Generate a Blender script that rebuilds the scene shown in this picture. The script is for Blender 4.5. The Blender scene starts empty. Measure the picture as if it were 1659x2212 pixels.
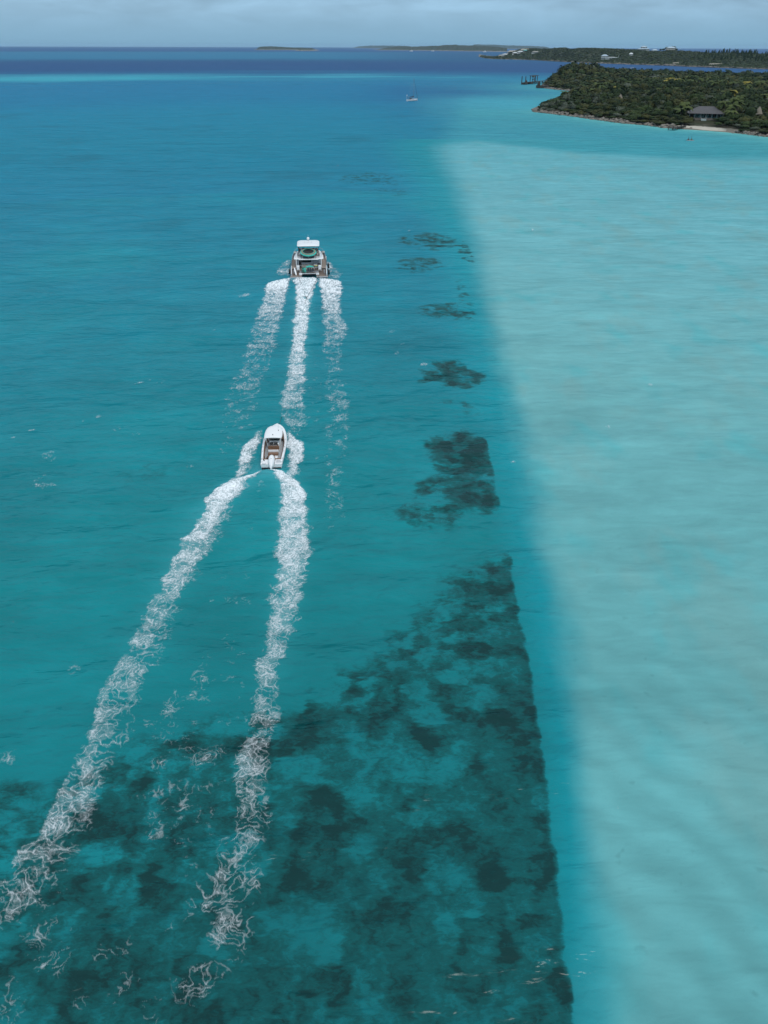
import bpy, math, random
import numpy as np
from mathutils import Vector, Matrix, Euler

random.seed(7)
RNG = np.random.default_rng(11)
SC = bpy.context.scene
COL = SC.collection

# ------------------------------------------------------------------ camera
FPX = 1586.7; HCAM = 40.0                     # focal length for a picture 1659 wide, height over the sea
PITCH = math.atan(1005.5 / FPX); ROLL = math.atan(5 / 1659)
cam_d = bpy.data.cameras.new('camera'); cam = bpy.data.objects.new('camera', cam_d); COL.objects.link(cam)
SC.camera = cam
h0 = Vector((1, 0, 0)); fw = Vector((0, math.cos(PITCH), -math.sin(PITCH))); u0 = h0.cross(fw)
rr = h0 * math.cos(ROLL) + u0 * math.sin(ROLL); uu = u0 * math.cos(ROLL) - h0 * math.sin(ROLL)
cam.matrix_world = Matrix(((rr.x, uu.x, -fw.x, 0), (rr.y, uu.y, -fw.y, 0), (rr.z, uu.z, -fw.z, HCAM), (0, 0, 0, 1)))
cam_d.sensor_fit = 'VERTICAL'; cam_d.sensor_height = 24.0; cam_d.lens = 24.0 * FPX / 2212.0
cam_d.clip_start = 0.5; cam_d.clip_end = 120000

# ------------------------------------------------------------------ world, sun, exposure
SUN_EL = math.radians(52); SUN_AZ = math.radians(150)      # azimuth from +Y towards +X
W = bpy.data.worlds.new('World'); SC.world = W; W.use_nodes = True
nt = W.node_tree; nt.nodes.clear(); N = nt.nodes.new; L = nt.links.new
out = N('ShaderNodeOutputWorld'); sky = N('ShaderNodeTexSky'); sky.sky_type = 'NISHITA'
sky.sun_disc = False; sky.sun_elevation = SUN_EL; sky.sun_rotation = SUN_AZ; sky.altitude = 0
sky.dust_density = 1.6; sky.ozone_density = 2.0
bg1 = N('ShaderNodeBackground'); bg1.inputs['Strength'].default_value = 0.06; L(sky.outputs[0], bg1.inputs['Color'])
bg2 = N('ShaderNodeBackground'); bg2.inputs['Strength'].default_value = 1.0
geo = N('ShaderNodeTexCoord'); sep = N('ShaderNodeSeparateXYZ'); L(geo.outputs['Generated'], sep.inputs[0])
ramp = N('ShaderNodeValToRGB'); L(sep.outputs['Z'], ramp.inputs[0])      # overcast veil: pale blue at the horizon, bright grey overhead
e = ramp.color_ramp.elements; e[0].position = 0.0; e[0].color = (0.235, 0.455, 0.635, 1)
e[1].position = 1.0; e[1].color = (0.90, 0.98, 1.06, 1)
for p, c in ((0.035, (0.29, 0.485, 0.655, 1)), (0.075, (0.27, 0.43, 0.60, 1)), (0.25, (0.36, 0.50, 0.62, 1)), (0.55, (0.70, 0.82, 0.93, 1))):
    el = e.new(p); el.color = c
cs = N('ShaderNodeVectorMath'); cs.operation = 'MULTIPLY'; L(geo.outputs['Generated'], cs.inputs[0]); cs.inputs[1].default_value = (9, 9, 42)
cn = N('ShaderNodeTexNoise'); cn.inputs['Scale'].default_value = 1.0; cn.inputs['Detail'].default_value = 7
cn.inputs['Roughness'].default_value = 0.55; cn.inputs['Distortion'].default_value = 0.4; L(cs.outputs[0], cn.inputs['Vector'])
cr = N('ShaderNodeMapRange'); cr.inputs['From Min'].default_value = 0.3; cr.inputs['From Max'].default_value = 0.72
cr.inputs['To Min'].default_value = 0.88; cr.inputs['To Max'].default_value = 1.34; L(cn.outputs['Fac'], cr.inputs[0])
# the bands of cloud fade into even veil close to the horizon
fz = N('ShaderNodeMapRange'); fz.inputs['From Min'].default_value = 0.008; fz.inputs['From Max'].default_value = 0.04
L(sep.outputs['Z'], fz.inputs[0])
mixf = N('ShaderNodeMix'); mixf.data_type = 'FLOAT'; L(fz.outputs[0], mixf.inputs[0]); mixf.inputs[2].default_value = 1.0
L(cr.outputs[0], mixf.inputs[3])
mul = N('ShaderNodeVectorMath'); mul.operation = 'SCALE'; L(ramp.outputs[0], mul.inputs[0]); L(mixf.outputs[0], mul.inputs['Scale'])
L(mul.outputs[0], bg2.inputs['Color'])
mixs = N('ShaderNodeMixShader'); mixs.inputs[0].default_value = 0.92; L(bg1.outputs[0], mixs.inputs[1]); L(bg2.outputs[0], mixs.inputs[2])
L(mixs.outputs[0], out.inputs['Surface'])

sd = bpy.data.lights.new('sun', 'SUN'); sd.energy = 1.1; sd.angle = math.radians(14); sd.color = (1.0, 0.96, 0.90)
sun = bpy.data.objects.new('sun', sd); COL.objects.link(sun)
sdir = Vector((math.sin(SUN_AZ) * math.cos(SUN_EL), math.cos(SUN_AZ) * math.cos(SUN_EL), math.sin(SUN_EL)))
sun.rotation_euler = sdir.to_track_quat('Z', 'Y').to_euler(); sun.location = (0, 0, 200)
SC.view_settings.view_transform = 'Standard'; SC.view_settings.look = 'None'
SC.view_settings.exposure = 0.0; SC.view_settings.gamma = 1.0; SC.view_settings.use_curve_mapping = False
SC.cycles.max_bounces = 6; SC.cycles.diffuse_bounces = 2; SC.cycles.glossy_bounces = 2
SC.cycles.transparent_max_bounces = 12; SC.cycles.volume_bounces = 0
SC.cycles.caustics_reflective = False; SC.cycles.caustics_refractive = False

# ------------------------------------------------------------------ helpers
def at(px, py, z=0.0):
    """The world point at height z seen at a place of the 1659 x 2212 photograph."""
    X = px - 829.5; Y = 1106 - py
    hx = X * math.cos(ROLL) - Y * math.sin(ROLL); u = X * math.sin(ROLL) + Y * math.cos(ROLL)
    d = (hx, FPX * math.cos(PITCH) + u * math.sin(PITCH), -FPX * math.sin(PITCH) + u * math.cos(PITCH))
    t = (z - HCAM) / d[2]
    return Vector((d[0] * t, d[1] * t, z))

def tag(o, label=None, cat=None, group=None, kind=None):
    if label: o['label'] = label
    if cat: o['category'] = cat
    if group: o['group'] = group
    if kind: o['kind'] = kind
    return o

def empty(name, loc=(0, 0, 0), rz=0.0):
    o = bpy.data.objects.new(name, None); COL.objects.link(o)
    o.location = loc; o.rotation_euler = (0, 0, rz); o.empty_display_size = 0.5
    return o

def link(name, me, parent=None, loc=(0, 0, 0), rot=(0, 0, 0), scale=(1, 1, 1)):
    o = bpy.data.objects.new(name, me); COL.objects.link(o)
    o.location = loc; o.rotation_euler = rot; o.scale = scale
    if parent: o.parent = parent
    return o

def np_mesh(name, v, quads=None, tris=None, mats=(), smooth=True, attrs=None, mat_idx=None):
    """v (n,3), quads (m,4), tris (k,3) as arrays -> mesh, with float / colour point attributes."""
    me = bpy.data.meshes.new(name)
    v = np.ascontiguousarray(v, dtype=np.float32)
    loops = []; sizes = []
    if quads is not None and len(quads): loops.append(np.asarray(quads, np.int32).ravel()); sizes += [np.full(len(quads), 4, np.int32)]
    if tris is not None and len(tris): loops.append(np.asarray(tris, np.int32).ravel()); sizes += [np.full(len(tris), 3, np.int32)]
    lp = np.concatenate(loops); sz = np.concatenate(sizes)
    me.vertices.add(len(v)); me.vertices.foreach_set('co', v.ravel())
    me.loops.add(len(lp)); me.loops.foreach_set('vertex_index', lp)
    me.polygons.add(len(sz)); st = np.concatenate(([0], np.cumsum(sz)[:-1])).astype(np.int32)
    me.polygons.foreach_set('loop_start', st); me.polygons.foreach_set('loop_total', sz)
    if smooth: me.polygons.foreach_set('use_smooth', np.ones(len(sz), bool))
    if mat_idx is not None: me.polygons.foreach_set('material_index', np.asarray(mat_idx, np.int32))
    for m in mats: me.materials.append(m)
    for k, a in (attrs or {}).items():
        if a.ndim == 1:
            at_ = me.attributes.new(k, 'FLOAT', 'POINT'); at_.data.foreach_set('value', a.astype(np.float32))
        else:
            at_ = me.attributes.new(k, 'FLOAT_COLOR', 'POINT')
            c = np.ones((len(a), 4), np.float32); c[:, :3] = a; at_.data.foreach_set('color', c.ravel())
    me.update(calc_edges=True)
    return me

class MB:
    """Collects simple solids into one mesh."""
    def __init__(s): s.v = []; s.f = []
    def add(s, vs, fs):
        b = len(s.v); s.v += [tuple(p) for p in vs]; s.f += [tuple(i + b for i in f) for f in fs]; return s
    def box(s, c, sz, rz=0.0, top=1.0, rx=0.0):
        hx, hy, hz = sz[0] / 2, sz[1] / 2, sz[2] / 2
        R = Euler((rx, 0, rz)).to_matrix(); vs = []
        for z, k in ((-hz, 1.0), (hz, top)):
            for x, y in ((-hx, -hy), (hx, -hy), (hx, hy), (-hx, hy)):
                vs.append(Vector(c) + R @ Vector((x * k, y * k, z)))
        return s.add(vs, [(3, 2, 1, 0), (4, 5, 6, 7), (0, 1, 5, 4), (1, 2, 6, 5), (2, 3, 7, 6), (3, 0, 4, 7)])
    def rings(s, rs, caps=True, closed=True):
        n = len(rs[0]); vs = [p for r in rs for p in r]; fs = []
        for i in range(len(rs) - 1):
            for j in range(n if closed else n - 1):
                k = (j + 1) % n; fs.append((i * n + j, i * n + k, (i + 1) * n + k, (i + 1) * n + j))
        if caps and closed:
            fs.append(tuple(range(n - 1, -1, -1))); fs.append(tuple((len(rs) - 1) * n + j for j in range(n)))
        return s.add(vs, fs)
    def tube(s, pts, r, n=8):
        pts = [Vector(p) for p in pts]; rs = []
        rad = r if isinstance(r, (list, tuple)) else [r] * len(pts)
        for i, p in enumerate(pts):
            d = (pts[min(i + 1, len(pts) - 1)] - pts[max(i - 1, 0)]).normalized()
            q = d.to_track_quat('Z', 'Y')
            rs.append([p + q @ Vector((rad[i] * math.cos(a), rad[i] * math.sin(a), 0)) for a in (2 * math.pi * k / n for k in range(n))])
        return s.rings(rs)
    def torus(s, c, R, r, n=32, m=8, tilt=0.0, sq=1.0):
        T = Euler((tilt, 0, 0)).to_matrix(); vs = []; fs = []
        for i in range(n):
            a = 2 * math.pi * i / n
            for j in range(m):
                b = 2 * math.pi * j / m
                p = Vector(((R + r * math.cos(b)) * math.cos(a), (R + r * math.cos(b)) * math.sin(a), r * sq * math.sin(b)))
                vs.append(Vector(c) + T @ p)
                fs.append((i * m + j, ((i + 1) % n) * m + j, ((i + 1) % n) * m + (j + 1) % m, i * m + (j + 1) % m))
        return s.add(vs, fs)
    def ball(s, c, r, n=12, m=8, sc=(1, 1, 1)):
        rs = []
        for i in range(1, m):
            t = math.pi * i / m
            rs.append([(c[0] + r * sc[0] * math.sin(t) * math.cos(2 * math.pi * k / n), c[1] + r * sc[1] * math.sin(t) * math.sin(2 * math.pi * k / n),
                        c[2] - r * sc[2] * math.cos(t)) for k in range(n)])
        return s.rings(rs)
    def prism(s, outline, z0, z1):
        return s.rings([[(x, y, z0) for x, y in outline], [(x, y, z1) for x, y in outline]])
    def mesh(s, name, mat, smooth=False):
        me = bpy.data.meshes.new(name); me.from_pydata(s.v, [], s.f)
        if mat: me.materials.append(mat)
        if smooth:
            me.polygons.foreach_set('use_smooth', np.ones(len(me.polygons), bool))
            me.set_sharp_from_angle(angle=math.radians(38))
        me.update(); return me
    def build(s, name, mat, parent=None, bevel=0.0, smooth=True, **k):
        o = link(name, s.mesh(name, mat, smooth), parent, **k)
        if bevel:
            b = o.modifiers.new('bevel', 'BEVEL'); b.width = bevel; b.segments = 2; b.limit_method = 'ANGLE'
        return o

def round_rect(x0, x1, y0, y1, r, n=5):
    pts = []
    for cx, cy, a0 in ((x1 - r, y1 - r, 0), (x0 + r, y1 - r, 90), (x0 + r, y0 + r, 180), (x1 - r, y0 + r, 270)):
        for k in range(n + 1):
            a = math.radians(a0 + 90 * k / n); pts.append((cx + r * math.cos(a), cy + r * math.sin(a)))
    return pts

def mat(name, col, rough=0.6, metal=0.0, var=0.12, scale=3.0, bump=0.0, spec=0.5, col2=None, coords='Object', trans=0.0):
    """Principled material whose colour wanders with procedural noise (grain, wear)."""
    m = bpy.data.materials.new(name); m.use_nodes = True
    t = m.node_tree; b = t.nodes['Principled BSDF']; n = t.nodes.new('ShaderNodeTexNoise'); tc = t.nodes.new('ShaderNodeTexCoord')
    n.inputs['Scale'].default_value = scale; n.inputs['Detail'].default_value = 5; n.inputs['Roughness'].default_value = 0.6
    t.links.new(tc.outputs[coords], n.inputs['Vector'])
    r = t.nodes.new('ShaderNodeValToRGB'); t.links.new(n.outputs['Fac'], r.inputs[0])
    c2 = col2 or tuple(c * (1 - var * 2) for c in col)
    r.color_ramp.elements[0].position = 0.33; r.color_ramp.elements[0].color = (*c2, 1)
    r.color_ramp.elements[1].position = 0.67; r.color_ramp.elements[1].color = (*col, 1)
    t.links.new(r.outputs[0], b.inputs['Base Color'])
    b.inputs['Roughness'].default_value = rough; b.inputs['Metallic'].default_value = metal; b.inputs['Specular IOR Level'].default_value = spec
    if bump:
        bp = t.nodes.new('ShaderNodeBump'); bp.inputs['Strength'].default_value = bump; bp.inputs['Distance'].default_value = 0.05
        t.links.new(n.outputs['Fac'], bp.inputs['Height']); t.links.new(bp.outputs[0], b.inputs['Normal'])
    return m

# ------------------------------------------------------------------ numpy noise
_G = np.array([[math.cos(2 * math.pi * k / 256 + 0.1), math.sin(2 * math.pi * k / 256 + 0.1)] for k in range(256)])
def _h(ix, iy, seed):
    h = (ix.astype(np.int64) * 374761393 + iy.astype(np.int64) * 668265263 + seed * 974634777) & 0xffffffff
    h = ((h ^ (h >> 13)) * 1274126177) & 0xffffffff
    return ((h ^ (h >> 16)) & 255).astype(np.int32)
def perlin(x, y, seed=0):
    ix = np.floor(x); iy = np.floor(y); fx = x - ix; fy = y - iy
    u = fx * fx * fx * (fx * (fx * 6 - 15) + 10); v = fy * fy * fy * (fy * (fy * 6 - 15) + 10)
    def g(dx, dy):
        k = _G[_h(ix + dx, iy + dy, seed)]; return k[..., 0] * (fx - dx) + k[..., 1] * (fy - dy)
    a = g(0, 0); b = g(1, 0); c = g(0, 1); d = g(1, 1)
    return ((a + (b - a) * u) * (1 - v) + (c + (d - c) * u) * v) * 1.5
def fbm(x, y, octv=4, seed=0, gain=0.5):
    s = 0; a = 1.0; t = 0
    for k in range(octv):
        s = s + a * perlin(x * 2.03 ** k + 17.3 * k, y * 2.03 ** k - 9.1 * k, seed + k); t += a; a *= gain
    return s / t
def sst(a, b, x):
    t = np.clip((x - a) / (b - a), 0, 1); return t * t * (3 - 2 * t)
def srgb(h):
    r = []
    for k in (0, 2, 4):
        c = int(h[k:k + 2], 16) / 255; r.append(c / 12.92 if c < 0.04045 else ((c + 0.055) / 1.055) ** 2.4)
    return np.array(r)

# ------------------------------------------------------------------ near island outline (world metres)
_near = [(1150, 240), (1158, 242.5), (1175, 244), (1200, 247), (1240, 252), (1290, 259), (1340, 266), (1390, 270), (1440, 277), (1480, 279.5), (1530, 282.5),
         (1560, 285), (1600, 289), (1659, 296), (1800, 318), (2050, 345), (2300, 230), (2050, 176), (1800, 171), (1659, 170.5), (1500, 167), (1400, 164),
         (1300, 161), (1240, 158), (1205, 164), (1182, 174), (1172, 186), (1179, 191), (1205, 194), (1232, 197), (1258, 198), (1268, 201.5),
         (1236, 207), (1205, 214), (1178, 226), (1160, 234)]
NEAR = np.array([at(x, y)[:2] for x, y in _near])
def inside(px, py, poly):
    c = np.zeros(px.shape, bool); n = len(poly)
    for i in range(n):
        x0, y0 = poly[i]; x1, y1 = poly[(i + 1) % n]
        k = (y0 > py) != (y1 > py)
        with np.errstate(divide='ignore', invalid='ignore'):
            c ^= k & (px < (x1 - x0) * (py - y0) / (y1 - y0 + 1e-9) + x0)
    return c
def dist_poly(px, py, poly):
    d = np.full(px.shape, 1e18); n = len(poly)
    for i in range(n):
        x0, y0 = poly[i]; x1, y1 = poly[(i + 1) % n]; ex = x1 - x0; ey = y1 - y0
        t = np.clip(((px - x0) * ex + (py - y0) * ey) / (ex * ex + ey * ey), 0, 1)
        d = np.minimum(d, (px - x0 - t * ex) ** 2 + (py - y0 - t * ey) ** 2)
    return np.sqrt(d)
def signed(px, py, poly): return np.where(inside(px, py, poly), 1, -1) * dist_poly(px, py, poly)

# ------------------------------------------------------------------ the sea: waves, bottom, colour
_wr = np.random.default_rng(5); WAVES = []
for lam, amp, n in ((16, .070, 4), (10, .055, 6), (6.5, .042, 8), (4.2, .030, 9), (2.7, .019, 10), (1.8, .011, 10), (1.1, .006, 9)):
    for k in range(n):
        l = lam * _wr.uniform(.8, 1.25); th = math.radians(112 + _wr.normal(0, 17 if lam > 4 else 30)); kk = 2 * math.pi / l
        WAVES.append((l, amp * _wr.uniform(.6, 1.2) * 1.15 / math.sqrt(n) * 1.4, kk * math.cos(th), kk * math.sin(th), _wr.uniform(0, 6.28)))
def calm(x, y):
    return 1.0
# V shaped crests thrown up behind the small boat, as world lines
def line_ridge(x, y, pts, w, h):
    P_ = [at(*p)[:2] for p in pts]; d = np.full(x.shape, 1e9); tt = np.zeros(x.shape); n = len(P_) - 1
    for i in range(n):
        ex = P_[i + 1][0] - P_[i][0]; ey = P_[i + 1][1] - P_[i][1]
        t = np.clip(((x - P_[i][0]) * ex + (y - P_[i][1]) * ey) / (ex * ex + ey * ey), 0, 1)
        q = np.hypot(x - P_[i][0] - t * ex, y - P_[i][1] - t * ey); k = q < d; d = np.where(k, q, d); tt = np.where(k, (i + t) / n, tt)
    return h * (1 - tt) * np.exp(-(d / w) ** 2)
RIDGES = [([(570, 1026), (550, 1034), (500, 1050), (455, 1078), (425, 1140), (350, 1280)], 1.0, .28),
          ([(597, 1028), (615, 1038), (655, 1070), (662, 1180), (640, 1300)], 1.0, .26),
          ([(572, 925), (535, 960), (512, 1005)], .8, .30), ([(612, 925), (650, 960), (652, 1000)], .8, .30),
          ([(627, 607), (572, 622), (548, 700)], 1.6, .5), ([(690, 607), (738, 622), (742, 700)], 1.6, .45), ([(660, 607), (652, 700)], 1.8, .45)]
def height(x, y):
    r = np.hypot(x, y); sp = np.maximum(0.05, (r * r + 1600) / 40.0 * 0.0014)       # grid spacing along the line of sight
    z = np.zeros_like(x)
    gust = 0.75 + 0.5 * fbm(x / 60, y / 60, 2, 41)
    for l, a, kx, ky, ph in WAVES:
        w = sst(3.0, 6.0, l / sp)
        k = w > 0
        if k.any():
            p = kx * x[k] + ky * y[k] + ph
            z[k] += w[k] * a * (np.sin(p) + 0.22 * np.sin(2 * p + 1.5708))
    z *= gust * 1.1 * (1 - .45 * sst(-3, 3, x - np.interp(y, SAND_Y, SAND_X)))
    k = (r < 210) & (np.abs(x) < 60)
    if k.any():
        for pts, w, h in RIDGES: z[k] += line_ridge(x[k], y[k], pts, w, h)
    return z

def curve(pts):
    """display polyline -> arrays (Y, X) sorted for interpolation of X over Y"""
    w = np.array([at(*p)[:2] for p in pts]); o = np.argsort(w[:, 1]); return w[o, 1], w[o, 0]
SAND_Y, SAND_X = curve([(1360, 2212), (1338, 2000), (1318, 1800), (1292, 1600), (1262, 1450), (1228, 1300), (1196, 1150), (1168, 1000), (1132, 880), (1098, 780),
                        (1072, 700), (1054, 620), (1036, 540), (1012, 460), (985, 390), (962, 345), (952, 320)])
GR_Y, GR_X = curve([(1245, 2260), (1240, 2212), (1224, 2080), (1200, 1900), (1190, 1760), (1166, 1600), (1140, 1430), (1116, 1290), (1096, 1180)])
GL_Y, GL_X = curve([(-400, 2212), (-300, 2000), (-120, 1800), (60, 1720), (260, 1600), (430, 1535), (560, 1530), (700, 1440), (800, 1350), (880, 1270), (960, 1215), (1085, 1180)])
PATCHES = [((1000, 985), (88, 62), 1.15), ((985, 1060), (104, 52), 1.05), ((975, 806), (76, 34), 1.0), ((935, 522), (70, 20), .66), ((965, 670), (58, 20), .60), ((905, 570), (66, 18), .50),
           ((1005, 650), (18, 60), .35), ((1000, 880), (50, 26), .3), ((800, 385), (90, 16), .35), ((830, 415), (60, 12), .25), ((300, 1020), (70, 34), .20), ((440, 1060), (44, 24), .18),
           ((920, 1110), (90, 40), .45), ((20, 1720), (90, 40), .35), ((740, 1010), (50, 30), .16), ((1005, 545), (20, 20), .5), ((1030, 960), (38, 26), .9), ((1045, 1080), (42, 30), 1.0), ((1000, 815), (46, 22), .8)]
def sea(x, y):
    """base colour of the sea (what the depth and the bottom give it) and the cover of seagrass, at world points"""
    r = np.hypot(x, y); n = len(x)
    n1 = fbm(x / 45, y / 45, 4, 3); n2 = fbm(x / 9, y / 9, 4, 7); n3 = fbm(x / 300, y / 700, 3, 9); n4 = fbm(x / 2.6, y / 2.6, 3, 12)
    lr = np.log(np.maximum(r, 12))
    stops = [(12, '0b6468'), (40, '0a6c70'), (60, '0a767b'), (85, '0a7984'), (140, '0a7a8d'), (250, '0a7b95'), (420, '0b7f99'), (650, '0c7f9e'), (950, '0c7ca2'), (2500, '09557f'), (40000, '0b4c7c')]
    c = np.stack([np.interp(lr, np.log([s[0] for s in stops]), [srgb(s[1])[k] for s in stops]) for k in range(3)], 1)
    def mixc(c, hexc, f):
        f = np.clip(f, 0, 1)[:, None]; return c * (1 - f) + srgb(hexc)[None] * f
    c = c * .95
    c = mixc(c, '0a8a92', (sst(-.1, .6, n1) * .35 + .12) * (r < 260))
    c = mixc(c, '085564', sst(.1, .7, -n1) * .30)
    c = c * (1 + 0.13 * n2[:, None] * sst(500, 60, r)[:, None])
    # left of the far field: faint dark streaks, then the pale bank, the deep cut and the next bank
    az = x / np.maximum(y, 1)                       # bearing from the drone, used for how far each bank reaches
    f = np.where(y > 1, r, 0); wob = 1 + .06 * n3 + .03 * fbm(x / 120, y / 260, 3, 22)
    rr_ = f * wob
    c = mixc(c, '0f6f96', sst(600, 800, rr_) * (1 - sst(1000, 1100, rr_)) * .5)
    band = sst(1130, 1250, rr_) * (1 - sst(1480, 1560, rr_))
    c = mixc(c, '2f9cb0', band * (sst(-.12, -.36, az) * .9 + .22))
    thin = sst(1290, 1330, rr_) * (1 - sst(1440, 1500, rr_)) * (az > -.5) * sst(.14, .06, az)
    c = mixc(c, '38a0b6', thin * 1.0 * sst(-.15, .35, fbm(x / 160, y / 50, 2, 31) + .12))
    strk = fbm(x / 520, y / 70, 3, 33)
    c = mixc(c, '06477a', np.clip(sst(1430, 1760, rr_ * (1 + .07 * strk)) * (1 - sst(2300, 3100, rr_)) * (.88 + .25 * strk), 0, 1))
    c = mixc(c, '0b5482', sst(1250, 1500, rr_) * (1 - sst(1500, 1700, rr_)) * .5)
    c = mixc(c, '1b7498', sst(2700, 3600, rr_) * (1 - sst(6500, 8000, rr_)) * (.75 * sst(.12, -.1, az)))
    c = mixc(c, '0e4c80', sst(7000, 9000, rr_) * .7)
    # water round the sailing boat is a little deeper
    p = at(985, 205); k = np.exp(-((x - p.x) / 75) ** 2 - ((y - p.y) / 230) ** 2) * (1 + .5 * fbm(x / 90, y / 40, 3, 34)); c = mixc(c, '0c5788', k * .85)
    # grey-blue open ocean behind the long island
    c = mixc(c, '15477c', sst(3200, 4200, f) * sst(.13, .2, az))
    # sand bank: sharp in the near field, its far end 370 m out
    xb = np.interp(y, SAND_Y, SAND_X); xb = np.where(y > SAND_Y[-1], SAND_X[-1] + (y - SAND_Y[-1]) * .12, xb)
    hw = np.interp(y, [15, 50, 110, 200, 400], [1.5, 2.0, 2.8, 5, 11])
    s = sst(-1, 1, (x - xb + n2 * .5 + n1 * 1.2 + np.interp(y, [15, 60, 120, 200], [1.1, 1.3, .8, 0]) + 1.5 * fbm(x / 5, y / 14, 4, 24) * sst(250, 80, y)) / hw)
    yend = np.interp(x, [at(955, 308).x, at(1034, 305).x, at(1261, 333).x, at(1500, 350).x], [at(955, 312).y, at(1034, 305).y, at(1261, 330).y, at(1500, 342).y])
    e_ = sst(yend * 1.05, yend * .96, y * (1 + .02 * n1)); s0 = s * (y > -50)
    sand_in = s0 * e_
    # water over the sand past the bank's end
    dn = dist_poly(x, y, NEAR) if n < 4e6 else 0
    beyond = s0 * (1 - e_) * sst(900, 600, r); shore = np.exp(-np.maximum(dn, 0) / 70) * sst(1300, 1000, r) * sst(14, 40, x)
    teal = sst(-3.4, -.6, (x - xb) / hw) * (y < 420)
    c = mixc(c, '0a8a96', teal * .85)
    # bottom of the bank: paler at mid distance, greyer smudges and ripples near
    k = np.log(np.clip(r, 15, 900)); sc_ = np.stack([np.interp(k, np.log([15, 45, 110, 240, 400]), [srgb(h)[i] for h in ('5a999b', '60a0a2', '66a5a7', '66a7ae', '5ea4ae')]) for i in range(3)], 1)
    sc_ = sc_ * (1 + .10 * n1 + .09 * n2 + .05 * n4)[:, None]
    rip = 1.6 * np.sin((x * .75 + y * .62) * 2 * math.pi / 3.1 + 3.5 * fbm(x / 7, y / 7, 3, 51)) * sst(60, 26, r) * .045
    sc_ = sc_ * (1 + rip)[:, None]
    grey = sst(.02, .45, fbm(x / 11, y / 20, 5, 15, .6))[:, None]; sc_ = sc_ * (1 - grey * .5) + srgb('6f9a98')[None] * grey * .5
    spot = sst(.42, .62, fbm(x / 1.1, y / 1.1, 3, 18))[:, None] * sst(90, 30, r)[:, None]; sc_ = sc_ * (1 - .16 * spot)
    turq = sst(.1, .6, fbm(x / 7, y / 12, 4, 16))[:, None]; sc_ = sc_ * (1 - turq * .5) + srgb('42a5aa')[None] * turq * .5
    sc_ = sc_ * np.interp(dn, [0, 400], [1.0, 1.0])[:, None]
    sf = sand_in[:, None]; c = c * (1 - sf) + sc_ * sf
    c = mixc(c, '3f99a6', beyond * (.62 + .3 * n1))
    c = mixc(c, '43989f', shore * .85)
    c = mixc(c, '66b3b0', np.exp(-np.maximum(dn, 0) / 9) * sst(700, 500, r))
    p = at(1085, 222); k = np.exp(-((x - p.x) / 55) ** 2 - ((y - p.y) / 90) ** 2); c = mixc(c, '3f9fb2', k * .8)
    # milky water left by the propellers
    for pts, w0, w1, st in (([(660, 604), (652, 700), (645, 800), (622, 900)], 1.6, 1.5, .62), ([(583, 1012), (500, 1055), (440, 1110), (330, 1330), (235, 1530)], 1.5, 1.7, .42), ([(583, 1012), (630, 1060), (630, 1200), (600, 1400), (560, 1560)], 1.3, 1.3, .45)):
        c = mixc(c, '4fb4bf', line_ridge(x, y, pts, w1, st))
    # seagrass
    xr = np.interp(y, GR_Y, GR_X) + .35 * n4 + .25 * n2; xl = np.interp(y, GL_Y, GL_X) + 1.5 * n1 + 1.5 * n2
    ytop = at(1096, 1180).y
    g = sst(.35, -.25, x - xr) * sst(-2.5, 9.0, x - xl + .5 * n1) * sst(ytop + 1.0, ytop - 1.2, y + .6 * n2 + .5 * n4 - (x - 10) * .0) * (y > 2)
    edge = np.exp(-np.maximum(xr - x, 0) / 2.6)                         # thickest along its straight seaward edge
    near = np.interp(y, [10, 20, 28, 36, 44, 54], [.80, .80, .80, .78, .70, .56])
    g = g * (near + .34 * edge * sst(14, 34, y) + .20 * edge)
    g = g + .14 * n1 * (g > .1)
    for (px, py), (a, b), st in PATCHES:
        p = at(px, py); q = at(px + a, py); q2 = at(px, py - b); q3 = at(px, py + b)
        wx = (q - p).length; wy = (q2 - q3).length / 2
        k = st * sst(1.25, .45, np.hypot((x - p.x) / wx, (y - p.y) / wy) + .45 * n2 + .25 * n4)
        if st > .8: k = k * sst(.3, -.3, x - np.interp(y, [at(0, 1110).y, at(0, 930).y], [at(1086, 1100).x, at(1046, 940).x]))
        g = np.maximum(g, k)
    return c, np.clip(g, 0, 1.3), sand_in

# one sheet, rings about the point under the drone, finer where the drone looks
def polar(rings, azs):
    R, A = np.meshgrid(rings, azs, indexing='ij'); return R * np.sin(A), R * np.cos(A)
dep = np.concatenate((np.linspace(math.radians(74), math.radians(6), 560), np.linspace(math.radians(5.9), math.radians(.9), 190), np.geomspace(math.radians(.88), math.radians(.055), 46)))
rings = HCAM / np.tan(dep)
az = np.concatenate((np.linspace(-180, -60, 60, endpoint=False), np.linspace(-60, -29, 150, endpoint=False), np.linspace(-29, 29, 620, endpoint=False), np.linspace(29, 60, 150, endpoint=False), np.linspace(60, 180, 60, endpoint=False)))
azr = np.radians(az); X, Y = polar(rings, azr); nr, na = X.shape
xf = X.ravel(); yf = Y.ravel()
Z = height(xf, yf)
basec, grass, sandy = sea(xf, yf)
far = sst(50, 2200, np.hypot(xf, yf))
idx = np.arange(nr * na).reshape(nr, na); nx = np.roll(idx, -1, axis=1)
quads = np.stack([idx[:-1].ravel(), nx[:-1].ravel(), nx[1:].ravel(), idx[1:].ravel()], 1)
cz = len(xf); V = np.vstack([np.stack([xf, yf, Z], 1), [[0, 0, 0]]])
fan = np.stack([np.full(na, cz), idx[0], nx[0]], 1)[:, ::-1]
basec = np.vstack([basec, basec[:1]]); grass = np.append(grass, .6); far = np.append(far, 0); sandy = np.append(sandy, 0)

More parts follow.
